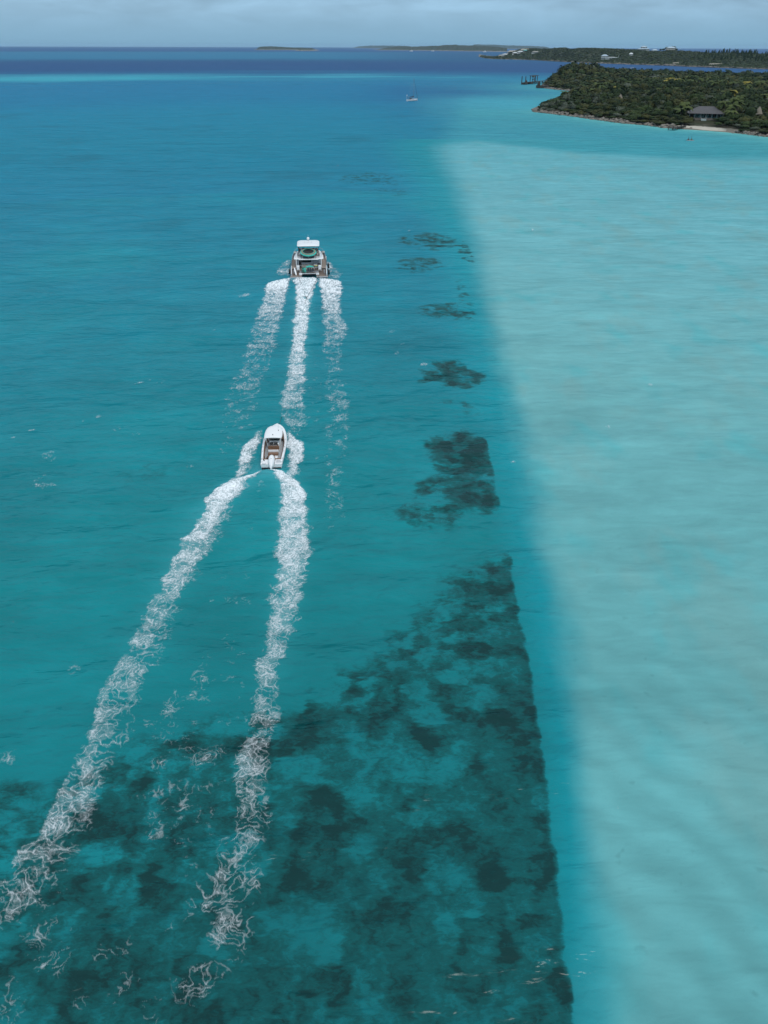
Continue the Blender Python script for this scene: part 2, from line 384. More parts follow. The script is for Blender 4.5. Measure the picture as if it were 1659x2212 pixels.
def water_material():
    m = bpy.data.materials.new('sea_water'); m.use_nodes = True; t = m.node_tree; n = t.nodes.new; l = t.links.new
    b = t.nodes['Principled BSDF']
    def attr(k): a = n('ShaderNodeAttribute'); a.attribute_name = k; return a
    def noise(vec, sc, det=4, ro=.55, di=0.0):
        q = n('ShaderNodeTexNoise'); q.inputs['Scale'].default_value = sc; q.inputs['Detail'].default_value = det
        q.inputs['Roughness'].default_value = ro; q.inputs['Distortion'].default_value = di; l(vec, q.inputs['Vector']); return q
    def math_(op, a, b_=None, c_=None):
        q = n('ShaderNodeMath'); q.operation = op
        for i, v in enumerate((a, b_, c_)):
            if v is None: continue
            if isinstance(v, (int, float)): q.inputs[i].default_value = v
            else: l(v, q.inputs[i])
        return q.outputs[0]
    def rng(v, a, b_, c_=0.0, d=1.0, sm=True):
        q = n('ShaderNodeMapRange'); q.interpolation_type = 'SMOOTHSTEP' if sm else 'LINEAR'
        l(v, q.inputs[0]); q.inputs[1].default_value = a; q.inputs[2].default_value = b_; q.inputs[3].default_value = c_; q.inputs[4].default_value = d
        return q.outputs[0]
    tc = n('ShaderNodeTexCoord'); pos = tc.outputs['Object']
    # wave refraction bends what is seen of the bottom
    mp = n('ShaderNodeMapping'); mp.inputs['Rotation'].default_value = (0, 0, math.radians(-22)); mp.inputs['Scale'].default_value = (.45, 1.5, 1); l(pos, mp.inputs[0])
    wn = noise(mp.outputs[0], 1.1, 3, .6); sub = n('ShaderNodeVectorMath'); sub.operation = 'SUBTRACT'; l(wn.outputs['Color'], sub.inputs[0]); sub.inputs[1].default_value = (.5, .5, .5)
    scl = n('ShaderNodeVectorMath'); scl.operation = 'SCALE'; scl.inputs['Scale'].default_value = 1.5; l(sub.outputs[0], scl.inputs[0])
    wp = n('ShaderNodeVectorMath'); wp.operation = 'ADD'; l(pos, wp.inputs[0]); l(scl.outputs[0], wp.inputs[1]); wp = wp.outputs[0]
    g1 = noise(wp, .34, 6, .62, .5).outputs['Fac']; g2 = noise(wp, 1.7, 7, .72, .3).outputs['Fac']
    vor = n('ShaderNodeTexVoronoi'); vor.feature = 'SMOOTH_F1'; vor.inputs['Scale'].default_value = .62; vor.inputs['Smoothness'].default_value = .5; l(wp, vor.inputs['Vector'])
    vcol = n('ShaderNodeSeparateColor'); l(vor.outputs['Color'], vcol.inputs[0])
    f = math_('ADD', math_('MULTIPLY', math_('SUBTRACT', g1, .5), 2.9), math_('MULTIPLY', math_('SUBTRACT', g2, .5), 2.6))
    f = math_('ADD', f, math_('MULTIPLY', math_('SUBTRACT', vcol.outputs[0], .5), 1.25))
    gr = attr('grass').outputs['Fac']
    cover = math_('MULTIPLY', rng(math_('ADD', math_('MULTIPLY_ADD', gr, 1.35, -.62), f), -.46, .52), rng(gr, .02, .42))
    dark = math_('MULTIPLY', rng(math_('ADD', math_('MULTIPLY_ADD', gr, 1.0, -.75), f), -.02, .85), rng(gr, .1, .4))
    mix1 = n('ShaderNodeMix'); mix1.data_type = 'RGBA'; l(math_('MULTIPLY', cover, .88), mix1.inputs[0]); l(attr('basecol').outputs['Color'], mix1.inputs[6]); mix1.inputs[7].default_value = (*srgb('064c4c'), 1)
    mix2 = n('ShaderNodeMix'); mix2.data_type = 'RGBA'; l(math_('MULTIPLY', dark, .8), mix2.inputs[0]); l(mix1.outputs[2], mix2.inputs[6]); mix2.inputs[7].default_value = (*srgb('062b2b'), 1)
    # light and dark of the waves, painted into the water colour as streaks
    mp2 = n('ShaderNodeMapping'); mp2.inputs['Rotation'].default_value = (0, 0, math.radians(-22)); mp2.inputs['Scale'].default_value = (.28, 1.0, 1); l(pos, mp2.inputs[0])
    st = math_('ADD', math_('MULTIPLY', noise(mp2.outputs[0], .55, 6, .62, .6).outputs['Fac'], .55), math_('MULTIPLY', noise(mp2.outputs[0], .11, 5, .6, .6).outputs['Fac'], .45)); hsv = n('ShaderNodeHueSaturation'); l(mix2.outputs[2], hsv.inputs['Color']); l(rng(st, .30, .70, .80, 1.17, False), hsv.inputs['Value'])
    fa = attr('far').outputs['Fac']
    # body of the water plus the sky it mirrors; choppy water never mirrors more than a part of it at grazing angles
    t.nodes.remove(b); df = n('ShaderNodeBsdfDiffuse'); gl = n('ShaderNodeBsdfGlossy'); fr = n('ShaderNodeFresnel'); ms = n('ShaderNodeMixShader')
    l(hsv.outputs[0], df.inputs['Color']); fr.inputs['IOR'].default_value = 1.33; l(rng(fa, 0, 1, .2, .36), gl.inputs['Roughness'])
    l(math_('MULTIPLY', math_('MINIMUM', fr.outputs[0], .17), .62), ms.inputs[0]); l(df.outputs[0], ms.inputs[1]); l(gl.outputs[0], ms.inputs[2])
    l(ms.outputs[0], t.nodes['Material Output'].inputs['Surface'])
    # ripples
    mp3 = n('ShaderNodeMapping'); mp3.inputs['Rotation'].default_value = (0, 0, math.radians(-20)); mp3.inputs['Scale'].default_value = (.5, 1.25, 1); l(pos, mp3.inputs[0])
    r1 = noise(mp3.outputs[0], 1.0, 3, .5, .35).outputs['Fac']; r2 = noise(mp3.outputs[0], .22, 4, .55, .4).outputs['Fac']; r3 = noise(mp3.outputs[0], .085, 3, .5, .6).outputs['Fac']
    hh = math_('ADD', math_('ADD', math_('MULTIPLY', r1, .62), math_('MULTIPLY', r2, 1.6)), math_('MULTIPLY', r3, 4.2)); bp = n('ShaderNodeBump'); bp.inputs['Distance'].default_value = 1.0
    l(hh, bp.inputs['Height']); l(math_('MULTIPLY', rng(fa, 0, .06, .50, 1.0), rng(attr('sandy').outputs['Fac'], 0, 1, 1.0, .42)), bp.inputs['Strength'])
    for q in (df, gl, fr): l(bp.outputs[0], q.inputs['Normal'])
    return m
WATER = water_material()
sea_me = np_mesh('sea', V, quads, fan, [WATER], True, {'basecol': basec, 'grass': grass, 'far': far, 'sandy': sandy})
sea_o = link('sea', sea_me); tag(sea_o, 'turquoise sea, dark over seagrass and pale over the sand bank', kind='structure')

# ------------------------------------------------------------------ foam
def strand(rows, **k):
    Yk = np.array([at(830, r[0]).y for r in rows]); 
    xl = np.array([at(r[1], r[0]).x for r in rows]); xr = np.array([at(r[2], r[0]).x for r in rows]); d = np.array([r[3] for r in rows])
    o = np.argsort(Yk); return dict(Y=Yk[o], l=xl[o], r=xr[o], d=d[o], **k)
SMALL = [  # rows: (y, left x, right x, density) in the photograph, turned into metres on the sea
    strand([(935, 563, 566, .4), (945, 553, 570, .85), (955, 541, 568, .95), (965, 528, 566, .95), (980, 520, 558, .9), (1000, 513, 545, .85), (1020, 512, 541, .8), (1040, 496, 528, .85), (1055, 476, 526, .8), (1075, 455, 520, .6)], el=.5, er=1.2),
    strand([(1016, 579, 585, .7), (1020, 568, 583, .95), (1026, 552, 577, 1), (1035, 532, 562, 1), (1045, 508, 547, 1), (1060, 468, 538, .98), (1075, 447, 528, .92), (1090, 444, 517, .86), (1110, 440, 508, .82), (1130, 428, 500, .80), (1160, 408, 488, .78),
            (1190, 386, 470, .76), (1220, 372, 452, .70), (1260, 350, 428, .64), (1300, 325, 412, .58), (1340, 298, 390, .60), (1400, 277, 372, .56), (1450, 252, 345, .54), (1500, 222, 330, .54), (1550, 208, 318, .54), (1600, 186, 290, .54),
            (1650, 160, 275, .56), (1700, 125, 250, .58), (1750, 98, 225, .58), (1800, 78, 215, .54), (1850, 38, 190, .50), (1900, 5, 165, .48), (1960, -25, 120, .48), (2020, -50, 70, .38), (2080, -80, 60, .30), (2212, -120, 20, .2)], el=.22, er=2.2),
    strand([(930, 611, 616, .4), (938, 612, 626, .85), (950, 613, 640, .95), (962, 615, 655, .95), (980, 619, 658, .88), (1000, 622, 654, .8), (1020, 617, 646, .76), (1035, 608, 642, .78), (1050, 608, 648, .75), (1070, 606, 655, .6)], el=.9, er=.5),
    strand([(1016, 581, 588, .7), (1020, 584, 596, .95), (1026, 590, 608, 1), (1035, 597, 624, 1), (1045, 603, 641, 1), (1060, 606, 657, .96), (1075, 604, 663, .90), (1100, 601, 665, .82), (1140, 592, 664, .78), (1200, 596, 672, .76), (1250, 594, 664, .70),
            (1300, 577, 652, .62), (1350, 572, 645, .58), (1400, 562, 620, .60), (1450, 545, 603, .56), (1500, 545, 602, .52), (1550, 532, 600, .50), (1600, 520, 594, .52), (1650, 500, 575, .54), (1700, 492, 582, .52), (1760, 500, 590, .46),
            (1820, 510, 580, .44), (1860, 480, 565, .42), (1920, 400, 560, .50), (1960, 420, 565, .48), (2010, 430, 550, .44), (2060, 450, 530, .40), (2110, 380, 500, .30), (2160, 340, 450, .28), (2212, 250, 420, .24)], el=.8, er=.5),
    strand([(1360, 420, 470, 0), (1440, 400, 540, .22), (1500, 330, 540, .22), (1560, 300, 530, .26), (1640, 290, 520, .32), (1700, 300, 500, .31), (1780, 210, 500, .25), (1850, 380, 520, .33), (1930, 360, 480, .3), (2000, 350, 470, .24), (2080, 40, 300, .24), (2140, 40, 440, .22), (2212, 180, 360, .26)], el=2, er=2),
    strand([(1920, 0, 130, .25), (1980, -20, 170, .3), (2030, 0, 200, .3), (2080, 20, 120, .28), (2130, 0, 190, .26), (2190, -40, 60, .2)], el=1.5, er=1.5),
    strand([(1200, 470, 520, 0), (1230, 440, 545, .2), (1350, 420, 560, .18), (1420, 500, 560, .22), (1470, 480, 550, .26), (1520, 500, 545, .22), (1560, 480, 540, 0)], el=1, er=1),
    strand([(1030, 560, 600, .1), (1045, 548, 608, .2), (1080, 530, 606, .17), (1150, 520, 600, .12), (1200, 500, 590, 0)], el=1, er=1)]
BIG = [
    strand([(606, 618, 634, 0.86), (610, 600, 632, 1), (616, 582, 629, 1), (622, 572, 627, 1), (632, 570, 625, 0.84), (645, 567, 622, 0.79), (660, 562, 620, 0.72), (680, 552, 616, 0.67), (700, 545, 612, 0.60), (730, 537, 603, 0.55), (760, 528, 600, 0.49), (790, 515, 590, 0.44),
            (820, 500, 575, 0.44), (860, 485, 565, 0.39), (900, 474, 556, 0.33), (960, 464, 545, 0.26), (1010, 460, 520, 0.12), (1040, 460, 500, 0)], el=.9, er=1.4),
    strand([(603.5, 640, 682, .9), (606, 634, 685, 1), (620, 636, 683, 1), (640, 637, 677, .97), (660, 636, 672, .93), (700, 630, 668, .88), (740, 629, 664, .84), (780, 622, 662, .80), (820, 614, 664, .74), (850, 606, 662, .68), (880, 602, 664, .62), (905, 606, 667, .50), (930, 618, 660, .40), (960, 640, 660, 0)], el=.9, er=.9),
    strand([(605, 690, 712, .9), (609, 686, 732, 1), (616, 687, 740, 1), (626, 690, 742, .95), (640, 690, 740, .86), (660, 692, 736, .78), (690, 694, 740, .66), (706, 700, 756, .62), (725, 696, 750, .56), (750, 690, 742, .50), (780, 694, 740, .42), (810, 700, 742, .34),
            (846, 698, 754, .46), (870, 700, 760, .42), (910, 698, 758, .36), (980, 698, 754, .34), (1040, 694, 750, .32), (1110, 688, 748, .26), (1180, 690, 740, 0)], el=1.0, er=.9),
    strand([(566, 702, 712, .6), (576, 704, 722, .75), (584, 706, 732, .62), (592, 708, 738, .55), (603, 708, 738, .5)], el=.4, er=.8),
    strand([(563, 617, 632, .6), (572, 606, 628, .6), (580, 600, 624, .45), (588, 594, 626, .75), (597, 600, 626, .5)], el=.8, er=.4),
    strand([(598, 648, 680, .0), (601, 646, 682, .45), (604, 644, 684, .5)], el=.5, er=.5),
    strand([(760, 660, 700, 0), (800, 655, 700, .22), (860, 650, 705, .22), (930, 655, 705, .18), (1000, 660, 700, .14), (1060, 660, 700, 0)], el=1.5, er=1.5)]
CAPS = [  # broken crests and drifting scraps: (x, y, half length, half width in px, tilt, density)
    (66, 930, 12, 1.7, -.35, .7), (32, 945, 14, 1.5, -.35, .6), (213, 901, 12, 2.2, -.35, .65), (183, 909, 7, 1.6, -.3, .5), (300, 828, 14, 1.5, -.35, .65), (325, 821, 12, 1.0, -.35, .5), (186, 856, 7, 1.6, -.5, .55), (107, 985, 22, 16, -.4, .42), (96, 1045, 34, 24, .3, .30),
    (332, 842, 22, 22, .2, .26), (527, 637, 10, 8, .5, .55), (252, 925, 20, 8, 0, .36), (296, 940, 14, 9, .3, .36), (848, 716, 9, 6, .5, .6), (868, 745, 7, 4, .4, .5), (857, 764, 12, 8, .2, .30), (915, 788, 11, 4, -.4, .6),
    (1373, 1665, 15, 18, .5, .36), (1405, 832, 5, 4, 0, .7), (1150, 497, 3, 3, 0, .8), (1314, 922, 9, 5, 0, .5), (1109, 1001, 10, 2.5, -.2, .6), (884, 498, 4, 2, 0, .6), (848, 366, 4, 2, 0, .6), (20, 1640, 34, 26, -.3, .30), (160, 1445, 26, 22, 0, .28),
    (207, 1332, 8, 4, 0, .4), (25, 1345, 9, 4, 0, .4), (1290, 426, 3, 2, 0, .8), (1180, 448, 3, 1.6, 0, .8), (1022, 380, 3, 1.6, 0, .7), (745, 390, 6, 3, -.2, .5), (930, 668, 6, 3, 0, .4), (1335, 1745, 4, 3, 0, .6), (640, 1755, 12, 14, .3, .32), (880, 855, 7, 3, 0, .4),
    (410, 1010, 16, 5, -.2, .28), (462, 716, 9, 3, -.3, .4), (730, 358, 5, 2, 0, .5), (1655, 2045, 6, 4, 0, .4), (1560, 1240, 3, 2, 0, .5), (1120, 405, 2.5, 1.5, 0, .7)]
def density(x, y, strands):
    wx = x + .55 * fbm(x / 2.2, y / 2.2, 3, 71) + .25 * fbm(x / .6, y / .6, 2, 72); wy = y + 1.2 * fbm(x / 3 + 40, y / 3, 3, 73)
    D = np.zeros_like(x)
    for s in strands:
        k = (y > s['Y'][0] - 2) & (y < s['Y'][-1] + 2)
        a = wx[k]; b = wy[k]; l_ = np.interp(b, s['Y'], s['l']); r_ = np.interp(b, s['Y'], s['r']); d = np.interp(b, s['Y'], s['d']); d = d * (1 - .13 * sst(1.0, .85, d))
        endf = sst(s['Y'][0] - .8, s['Y'][0], b) * sst(s['Y'][-1] + .8, s['Y'][-1], b)
        v = d * endf * sst(-.45, s['el'] * .8, a - l_) * sst(-.45, s['er'] * .8, r_ - a)
        D[k] = np.maximum(D[k], v)
    return D
def caps_density(x, y):
    D = np.zeros_like(x)
    for px, py, a, b, tl, d in CAPS:
        p = at(px, py); ax = (at(px + a, py - a * math.tan(-tl) * .6) - p); q = (at(px, py - b) - at(px, py + b)).length / 2
        L_ = math.hypot(ax.x, ax.y); c_ = ax.x / L_; s_ = ax.y / L_; dx_ = x - p.x; dy_ = y - p.y
        u_ = (dx_ * c_ + dy_ * s_) / L_; v_ = (-dx_ * s_ + dy_ * c_) / max(q, .12)
        k = np.hypot(u_, v_) < 1.4
        D[k] = np.maximum(D[k], d * (.72 if a < 10 else .9) * sst(1.25, .3, np.hypot(u_[k], v_[k])))
    return D
def foam_alpha(x, y, D):
    wx = x + .85 * fbm(x / 2.0, y / 2.0, 3, 81) + .24 * fbm(x / .5, y / .5, 3, 82); wy = y + .85 * fbm(x / 2.0 + 9, y / 2.0 + 5, 3, 83) + .24 * fbm(x / .5 + 7, y / .5, 3, 84)
    rg = lambda s_, t_, q, p: (1 - np.clip(np.abs(perlin(wx / s_, wy / t_, q)) * 1.7, 0, 1)) ** p
    lump = fbm(x / 1.6, y / 1.6, 4, 88); big = fbm(x / 3.2, y / 5.5, 3, 90); dens = sst(.45, 1.0, D)
    Dm = D * (1 + .55 * big * (1 - .7 * dens)) + .10 * lump * sst(0, .3, D)
    l1 = rg(1.6, 1.2, 85, 22); l2 = rg(.70, .50, 86, 10); l3 = rg(.33, .25, 87, 6); l4 = rg(.2, .16, 89, 3)
    g1 = sst(.10, .45, Dm + .25 * lump); g2 = sst(.18, .58, Dm + .45 * lump); g3 = sst(.34, .92, Dm + .55 * lump)
    a = .80 * l1 * g1 * (.55 + .45 * sst(.2, .6, D)) + .80 * l2 * g2 + .70 * l3 * g3 + .55 * l4 * g3 + .20 * sst(.1, .9, lump + Dm) * g2 * sst(.2, .8, D)
    core = sst(.74, 1.25, Dm + .30 * lump); a = a * (1 - .3 * core) + core * (.34 + .55 * fbm(x / .4, y / .22, 4, 92)) + .10 * sst(.3, .8, D)
    return np.clip(a, 0, 1) * np.where(D > .02, 1, 0) * (.50 + .50 * sst(.35, .88, D))
def foam_mesh(name, fn, y0, y1, xlim, label, res=1.0, thr=.06):
    d0 = math.atan(HCAM / max(y0, 9)); d1 = math.atan(HCAM / y1)
    rg = HCAM / np.tan(np.linspace(d0, d1, int((d0 - d1) / (.00078 * res))))
    am = max(abs(xlim[0]) / max(y0, 12), abs(xlim[1]) / max(y0, 12)); am = min(am, 1.2)
    aa = np.arange(-math.atan(am) if xlim[0] < 0 else 0, math.atan(am) if xlim[1] > 0 else 0, .00085 * res)
    Xf, Yf = polar(rg, aa); ok = (Xf > xlim[0]) & (Xf < xlim[1]); D = np.zeros(Xf.shape)
    D[ok] = fn(Xf[ok], Yf[ok]); A = np.zeros(Xf.shape); k = D > .08; A[k] = foam_alpha(Xf[k], Yf[k], D[k])
    q = np.maximum.reduce([A[:-1, :-1], A[1:, :-1], A[:-1, 1:], A[1:, 1:]]) > thr
    ids = np.arange(Xf.size).reshape(Xf.shape)
    Q = np.stack([ids[:-1, :-1][q], ids[:-1, 1:][q], ids[1:, 1:][q], ids[1:, :-1][q]], 1)
    used, inv = np.unique(Q.ravel(), return_inverse=True); Q = inv.reshape(Q.shape)
    xx = Xf.ravel()[used]; yy = Yf.ravel()[used]; a = A.ravel()[used]; dd = D.ravel()[used]
    r = np.hypot(xx, yy); zz = height(xx, yy) + .03 + r * .0007 + .10 * a * sst(.6, 1, dd) * (1 + 1.4 * fbm(xx / .5, yy / .5, 3, 91))
    # normals up: the rings run outwards and the bearings clockwise
    me = np_mesh(name, np.stack([xx, yy, zz], 1), Q, None, [FOAM], True, {'foam': a})
    o = link(name, me); tag(o, label, kind='stuff'); return o
FOAM = bpy.data.materials.new('foam'); FOAM.use_nodes = True; t_ = FOAM.node_tree; b_ = t_.nodes['Principled BSDF']
b_.inputs['Base Color'].default_value = (.84, .89, .92, 1); b_.inputs['Roughness'].default_value = .8; b_.inputs['Specular IOR Level'].default_value = .2
a_ = t_.nodes.new('ShaderNodeAttribute'); a_.attribute_name = 'foam'; t_.links.new(a_.outputs['Fac'], b_.inputs['Alpha'])
nn_ = t_.nodes.new('ShaderNodeTexNoise'); nn_.inputs['Scale'].default_value = 5; nn_.inputs['Detail'].default_value = 4; tcc = t_.nodes.new('ShaderNodeTexCoord'); t_.links.new(tcc.outputs['Object'], nn_.inputs['Vector'])
bb = t_.nodes.new('ShaderNodeBump'); bb.inputs['Strength'].default_value = .6; bb.inputs['Distance'].default_value = .12; t_.links.new(nn_.outputs['Fac'], bb.inputs['Height']); t_.links.new(bb.outputs[0], b_.inputs['Normal'])
foam_mesh('wake_foam', lambda x, y: density(x, y, SMALL), 13, 90, (-34, 4), 'lacy white forked wake behind the small motorboat')
foam_mesh('wake_foam', lambda x, y: density(x, y, BIG), 56, 172, (-30, 4), 'three white wake streaks trailing behind the large catamaran')
foam_mesh('whitecap_foam', caps_density, 22, 330, (-60, 60), 'small scattered whitecaps and foam scraps on the open water', 1.3)

# ------------------------------------------------------------------ land
def ground_material(name, c_hi, c_lo, c_rock, rock_z=1.2, sc=.12):
    m = bpy.data.materials.new(name); m.use_nodes = True; t = m.node_tree; n = t.nodes.new; l = t.links.new; b = t.nodes['Principled BSDF']
    tc = n('ShaderNodeTexCoord'); nz = n('ShaderNodeTexNoise'); nz.inputs['Scale'].default_value = sc; nz.inputs['Detail'].default_value = 8; nz.inputs['Roughness'].default_value = .65
    l(tc.outputs['Object'], nz.inputs['Vector']); r = n('ShaderNodeValToRGB'); l(nz.outputs['Fac'], r.inputs[0])
    r.color_ramp.elements[0].position = .38; r.color_ramp.elements[0].color = (*c_lo, 1); r.color_ramp.elements[1].position = .62; r.color_ramp.elements[1].color = (*c_hi, 1)
    sp = n('ShaderNodeSeparateXYZ'); l(tc.outputs['Object'], sp.inputs[0]); n2 = n('ShaderNodeTexNoise'); n2.inputs['Scale'].default_value = sc * 3; n2.inputs['Detail'].default_value = 6; l(tc.outputs['Object'], n2.inputs['Vector'])
    a = n('ShaderNodeMath'); a.operation = 'MULTIPLY_ADD'; l(n2.outputs['Fac'], a.inputs[0]); a.inputs[1].default_value = -rock_z * 1.6; l(sp.outputs['Z'], a.inputs[2])
    mr = n('ShaderNodeMapRange'); l(a.outputs[0], mr.inputs[0]); mr.inputs[1].default_value = rock_z * .0; mr.inputs[2].default_value = rock_z * .6
    mx_ = n('ShaderNodeMix'); mx_.data_type = 'RGBA'; l(mr.outputs[0], mx_.inputs[0]); mx_.inputs[6].default_value = (*c_rock, 1); l(r.outputs[0], mx_.inputs[7]); l(mx_.outputs[2], b.inputs['Base Color'])
    b.inputs['Roughness'].default_value = .95; b.inputs['Specular IOR Level'].default_value = .1
    bp = n('ShaderNodeBump'); bp.inputs['Distance'].default_value = .6; bp.inputs['Strength'].default_value = .6; l(n2.outputs['Fac'], bp.inputs['Height']); l(bp.outputs[0], b.inputs['Normal']); return m
M_GROUND = ground_material('island_soil', (.03, .04, .018), (.05, .045, .03), (.17, .155, .13))
M_RIDGE = ground_material('scrub_hill', (.035, .050, .028), (.062, .066, .042), (.20, .18, .15), 2.2, .02)
M_FAR = ground_material('distant_scrub', (.035, .050, .030), (.055, .060, .040), (.24, .22, .19), 4.0, .006)
M_ROCK = mat('limestone_rock', (.28, .25, .215), .9, scale=.9, col2=(.085, .075, .062), bump=.8)
M_SAND = mat('beach_sand', (.46, .42, .35), .95, scale=.5, var=.06)

HEAD = at(1226, 176)
def land_z(x, y, d=None):
    if d is None: d = signed(x, y, NEAR)
    z = sst(-4, 0, d) * 1.0 - .95 + np.clip(d, 0, 60) * .045 + sst(2, 9, d) * .7 + .30 * sst(0, 3, d) * fbm(x / 6, y / 6, 3, 61) + sst(20, 120, d) * 1.6 * fbm(x / 70, y / 70, 2, 62)
    z += 8.0 * sst(4, 40, d) * np.exp(-((x - HEAD.x) / 60) ** 2 - ((y - HEAD.y - 60) / 130) ** 2)
    return z + np.where(d > 0, .22, 0)
BEACH = [at(*p)[:2] for p in ((1436, 276), (1560, 285), (1566, 279), (1440, 270))]
def beachness(x, y):
    a = at(1490, 281); b = at(1558, 284); t = np.clip(((x - a.x) * (b.x - a.x) + (y - a.y) * (b.y - a.y)) / ((b - a).length_squared), 0, 1)
    return sst(11, 5, np.hypot(x - a.x - t * (b.x - a.x), y - a.y - t * (b.y - a.y)))
gx = np.arange(90, 960, 4.0); gy = np.concatenate((np.arange(330, 760, 4.0), np.arange(760, 1700, 9.0)))
GX, GY = np.meshgrid(gx, gy, indexing='ij'); sd_ = signed(GX, GY, NEAR)
GZ = land_z(GX, GY, sd_); bz = beachness(GX, GY); GZ = GZ * (1 - bz) + (np.clip(sd_, -6, 30) * .11 + .02) * bz
ii = np.arange(GX.size).reshape(GX.shape); keep = np.maximum.reduce([sd_[:-1, :-1], sd_[1:, :-1], sd_[:-1, 1:], sd_[1:, 1:]]) > -3
Q = np.stack([ii[:-1, :-1][keep], ii[1:, :-1][keep], ii[1:, 1:][keep], ii[:-1, 1:][keep]], 1); us, inv = np.unique(Q.ravel(), return_inverse=True)
link_ = np_mesh('island_ground', np.stack([GX.ravel(), GY.ravel(), GZ.ravel()], 1)[us], inv.reshape(Q.shape), None, [M_GROUND]); o = link('island_ground', link_); tag(o, 'low scrubby ground of the near island', kind='structure')
# small sandy beach by the jetty
nb = 34; rows_ = []
for i in range(nb):
    t = i / (nb - 1); p = at(1428 + 140 * t, 275.2 + 9.6 * t); w_ = 5.5 * math.sin(math.pi * min(1, t * 1.02)) ** .6 * (1 if t > .45 else .62) + .3
    nrm = Vector((.35, .93, 0)).normalized(); rows_.append([(p.x - nrm.x * 2.2, p.y - nrm.y * 2.2, -.12), (p.x, p.y, .10), (p.x + nrm.x * w_ * .5, p.y + nrm.y * w_ * .5, .62), (p.x + nrm.x * w_, p.y + nrm.y * w_, 1.35 + .2 * random.random()), (p.x + nrm.x * (w_ + 1.5), p.y + nrm.y * (w_ + 1.5), .3)])
mb = MB(); mb.rings(rows_, caps=False, closed=False); o = mb.build('beach', M_SAND); tag(o, 'narrow pale sand beach in front of the bungalow', kind='structure')
o.data.flip_normals()

def ridge(name, front, depth_f, hfun, mtl, label, nseg=150, nt=26, seed=3, rough=.25):
    P_ = [at(*p) for p in front]; A = np.array([math.atan2(p.x, p.y) for p in P_]); R = np.array([math.hypot(p.x, p.y) for p in P_])
    o_ = np.argsort(A); A = A[o_]; R = R[o_]; px = np.array([p[0] for p in front])[o_]
    aa = np.linspace(A[0], A[-1], nseg); tt = np.concatenate((np.linspace(-.03, .1, 8), np.linspace(.13, 1.03, nt - 8)))
    AA, TT = np.meshgrid(aa, tt, indexing='ij'); RR = np.interp(AA, A, R); PX = np.interp(AA, A, px); endf = np.sin(np.clip((AA - aa[0]) / (aa[-1] - aa[0]), 0, 1) * math.pi)
    wob = 1 + .006 * fbm(AA * 300, TT * 0, 3, seed)
    r_ = RR * wob * (1 + depth_f * TT); x = r_ * np.sin(AA); y = r_ * np.cos(AA)
    hs, ends = hfun(PX, TT); prof = sst(0, .012, TT) * .06 + .94 * sst(.0, .5, TT) * (1 - sst(.62, 1.0, TT))
    e_ = sst(0, .12 if ends[0] else 1e-9, (AA - aa[0]) / (aa[-1] - aa[0])) * (sst(0, .12, (aa[-1] - AA) / (aa[-1] - aa[0])) if ends[1] else 1)
    z = hs * prof * e_ * (1 + rough * fbm(x / 160, y / 160, 4, seed + 3)) + sst(0, .01, TT) * 1.2 - .9 - np.where((TT < 0) | (TT > 1), 3, 0)
    z = np.where(hs < .01, -1, z)
    i_ = np.arange(x.size).reshape(x.shape); q = np.stack([i_[:-1, :-1].ravel(), i_[:-1, 1:].ravel(), i_[1:, 1:].ravel(), i_[1:, :-1].ravel()], 1)
    me = np_mesh(name, np.stack([x.ravel(), y.ravel(), z.ravel()], 1), q[:, ::-1], None, [mtl]); ob = link(name, me); tag(ob, label, kind='structure')
    def z_at(az_, t_):
        i = (az_ - aa[0]) / (aa[1] - aa[0]); i0 = int(np.clip(i, 0, nseg - 2)); j0 = int(np.clip(np.searchsorted(tt, t_) - 1, 0, len(tt) - 2))
        fi = min(max(i - i0, 0), 1); fj = (t_ - tt[j0]) / (tt[j0 + 1] - tt[j0])
        rr2 = np.interp(az_, A, R) * (1 + depth_f * t_)
        zz = (z[i0, j0] * (1 - fi) + z[i0 + 1, j0] * fi) * (1 - fj) + (z[i0, j0 + 1] * (1 - fi) + z[i0 + 1, j0 + 1] * fi) * fj
        return Vector((rr2 * math.sin(az_), rr2 * math.cos(az_), zz))
    return z_at, A, px
# the long island across the channel
def h_long(px, t):
    return np.interp(px, [1034, 1060, 1085, 1100, 1130, 1160, 1200, 1300, 1400, 1500, 1600, 1659, 1750, 2300], [3, 10, 22, 33, 36, 30, 34, 33, 30, 27, 25, 25, 22, 22]), (True, False)
longz, LA, LPX = ridge('long_island_ground', [(1034, 122.6), (1050, 126), (1065, 127.7), (1120, 129), (1160, 130.5), (1195, 132.6), (1235, 135), (1275, 136.6), (1330, 138.5), (1390, 140.4), (1448, 142.4), (1490, 144.5), (1560, 147), (1659, 150), (1800, 156), (2300, 178)],
                       .32, h_long, M_RIDGE, 'long low green island across the channel with a rocky shore', 360, 46, 5)
def on_long(px, t):
    return longz(float(np.interp(px, LPX, LA)), t)
h1 = lambda px, t: (np.interp(px, [545, 556, 580, 640, 672, 690], [10, 34, 37, 26, 22, 10]), (True, True))
ridge('distant_islet', [(548, 107.3), (560, 107.9), (600, 108), (640, 108.2), (670, 108.2), (689, 107.6)], .05, h1, M_FAR, 'small flat dark islet on the horizon', 120, 20, 8)
h1b = lambda px, t: (np.interp(px, [636, 650, 672, 692], [3, 9, 8, 2]), (True, True))
ridge('distant_islet', [(636, 109.3), (650, 109.8), (672, 109.8), (690, 109.3)], .03, h1b, M_FAR, 'low strip of land in front of the flat islet', 60, 14, 9)
h2 = lambda px, t: (np.interp(px, [804, 820, 860, 900, 950, 985, 1020, 1060, 1090], [8, 24, 40, 40, 50, 58, 50, 44, 30]), (True, False))
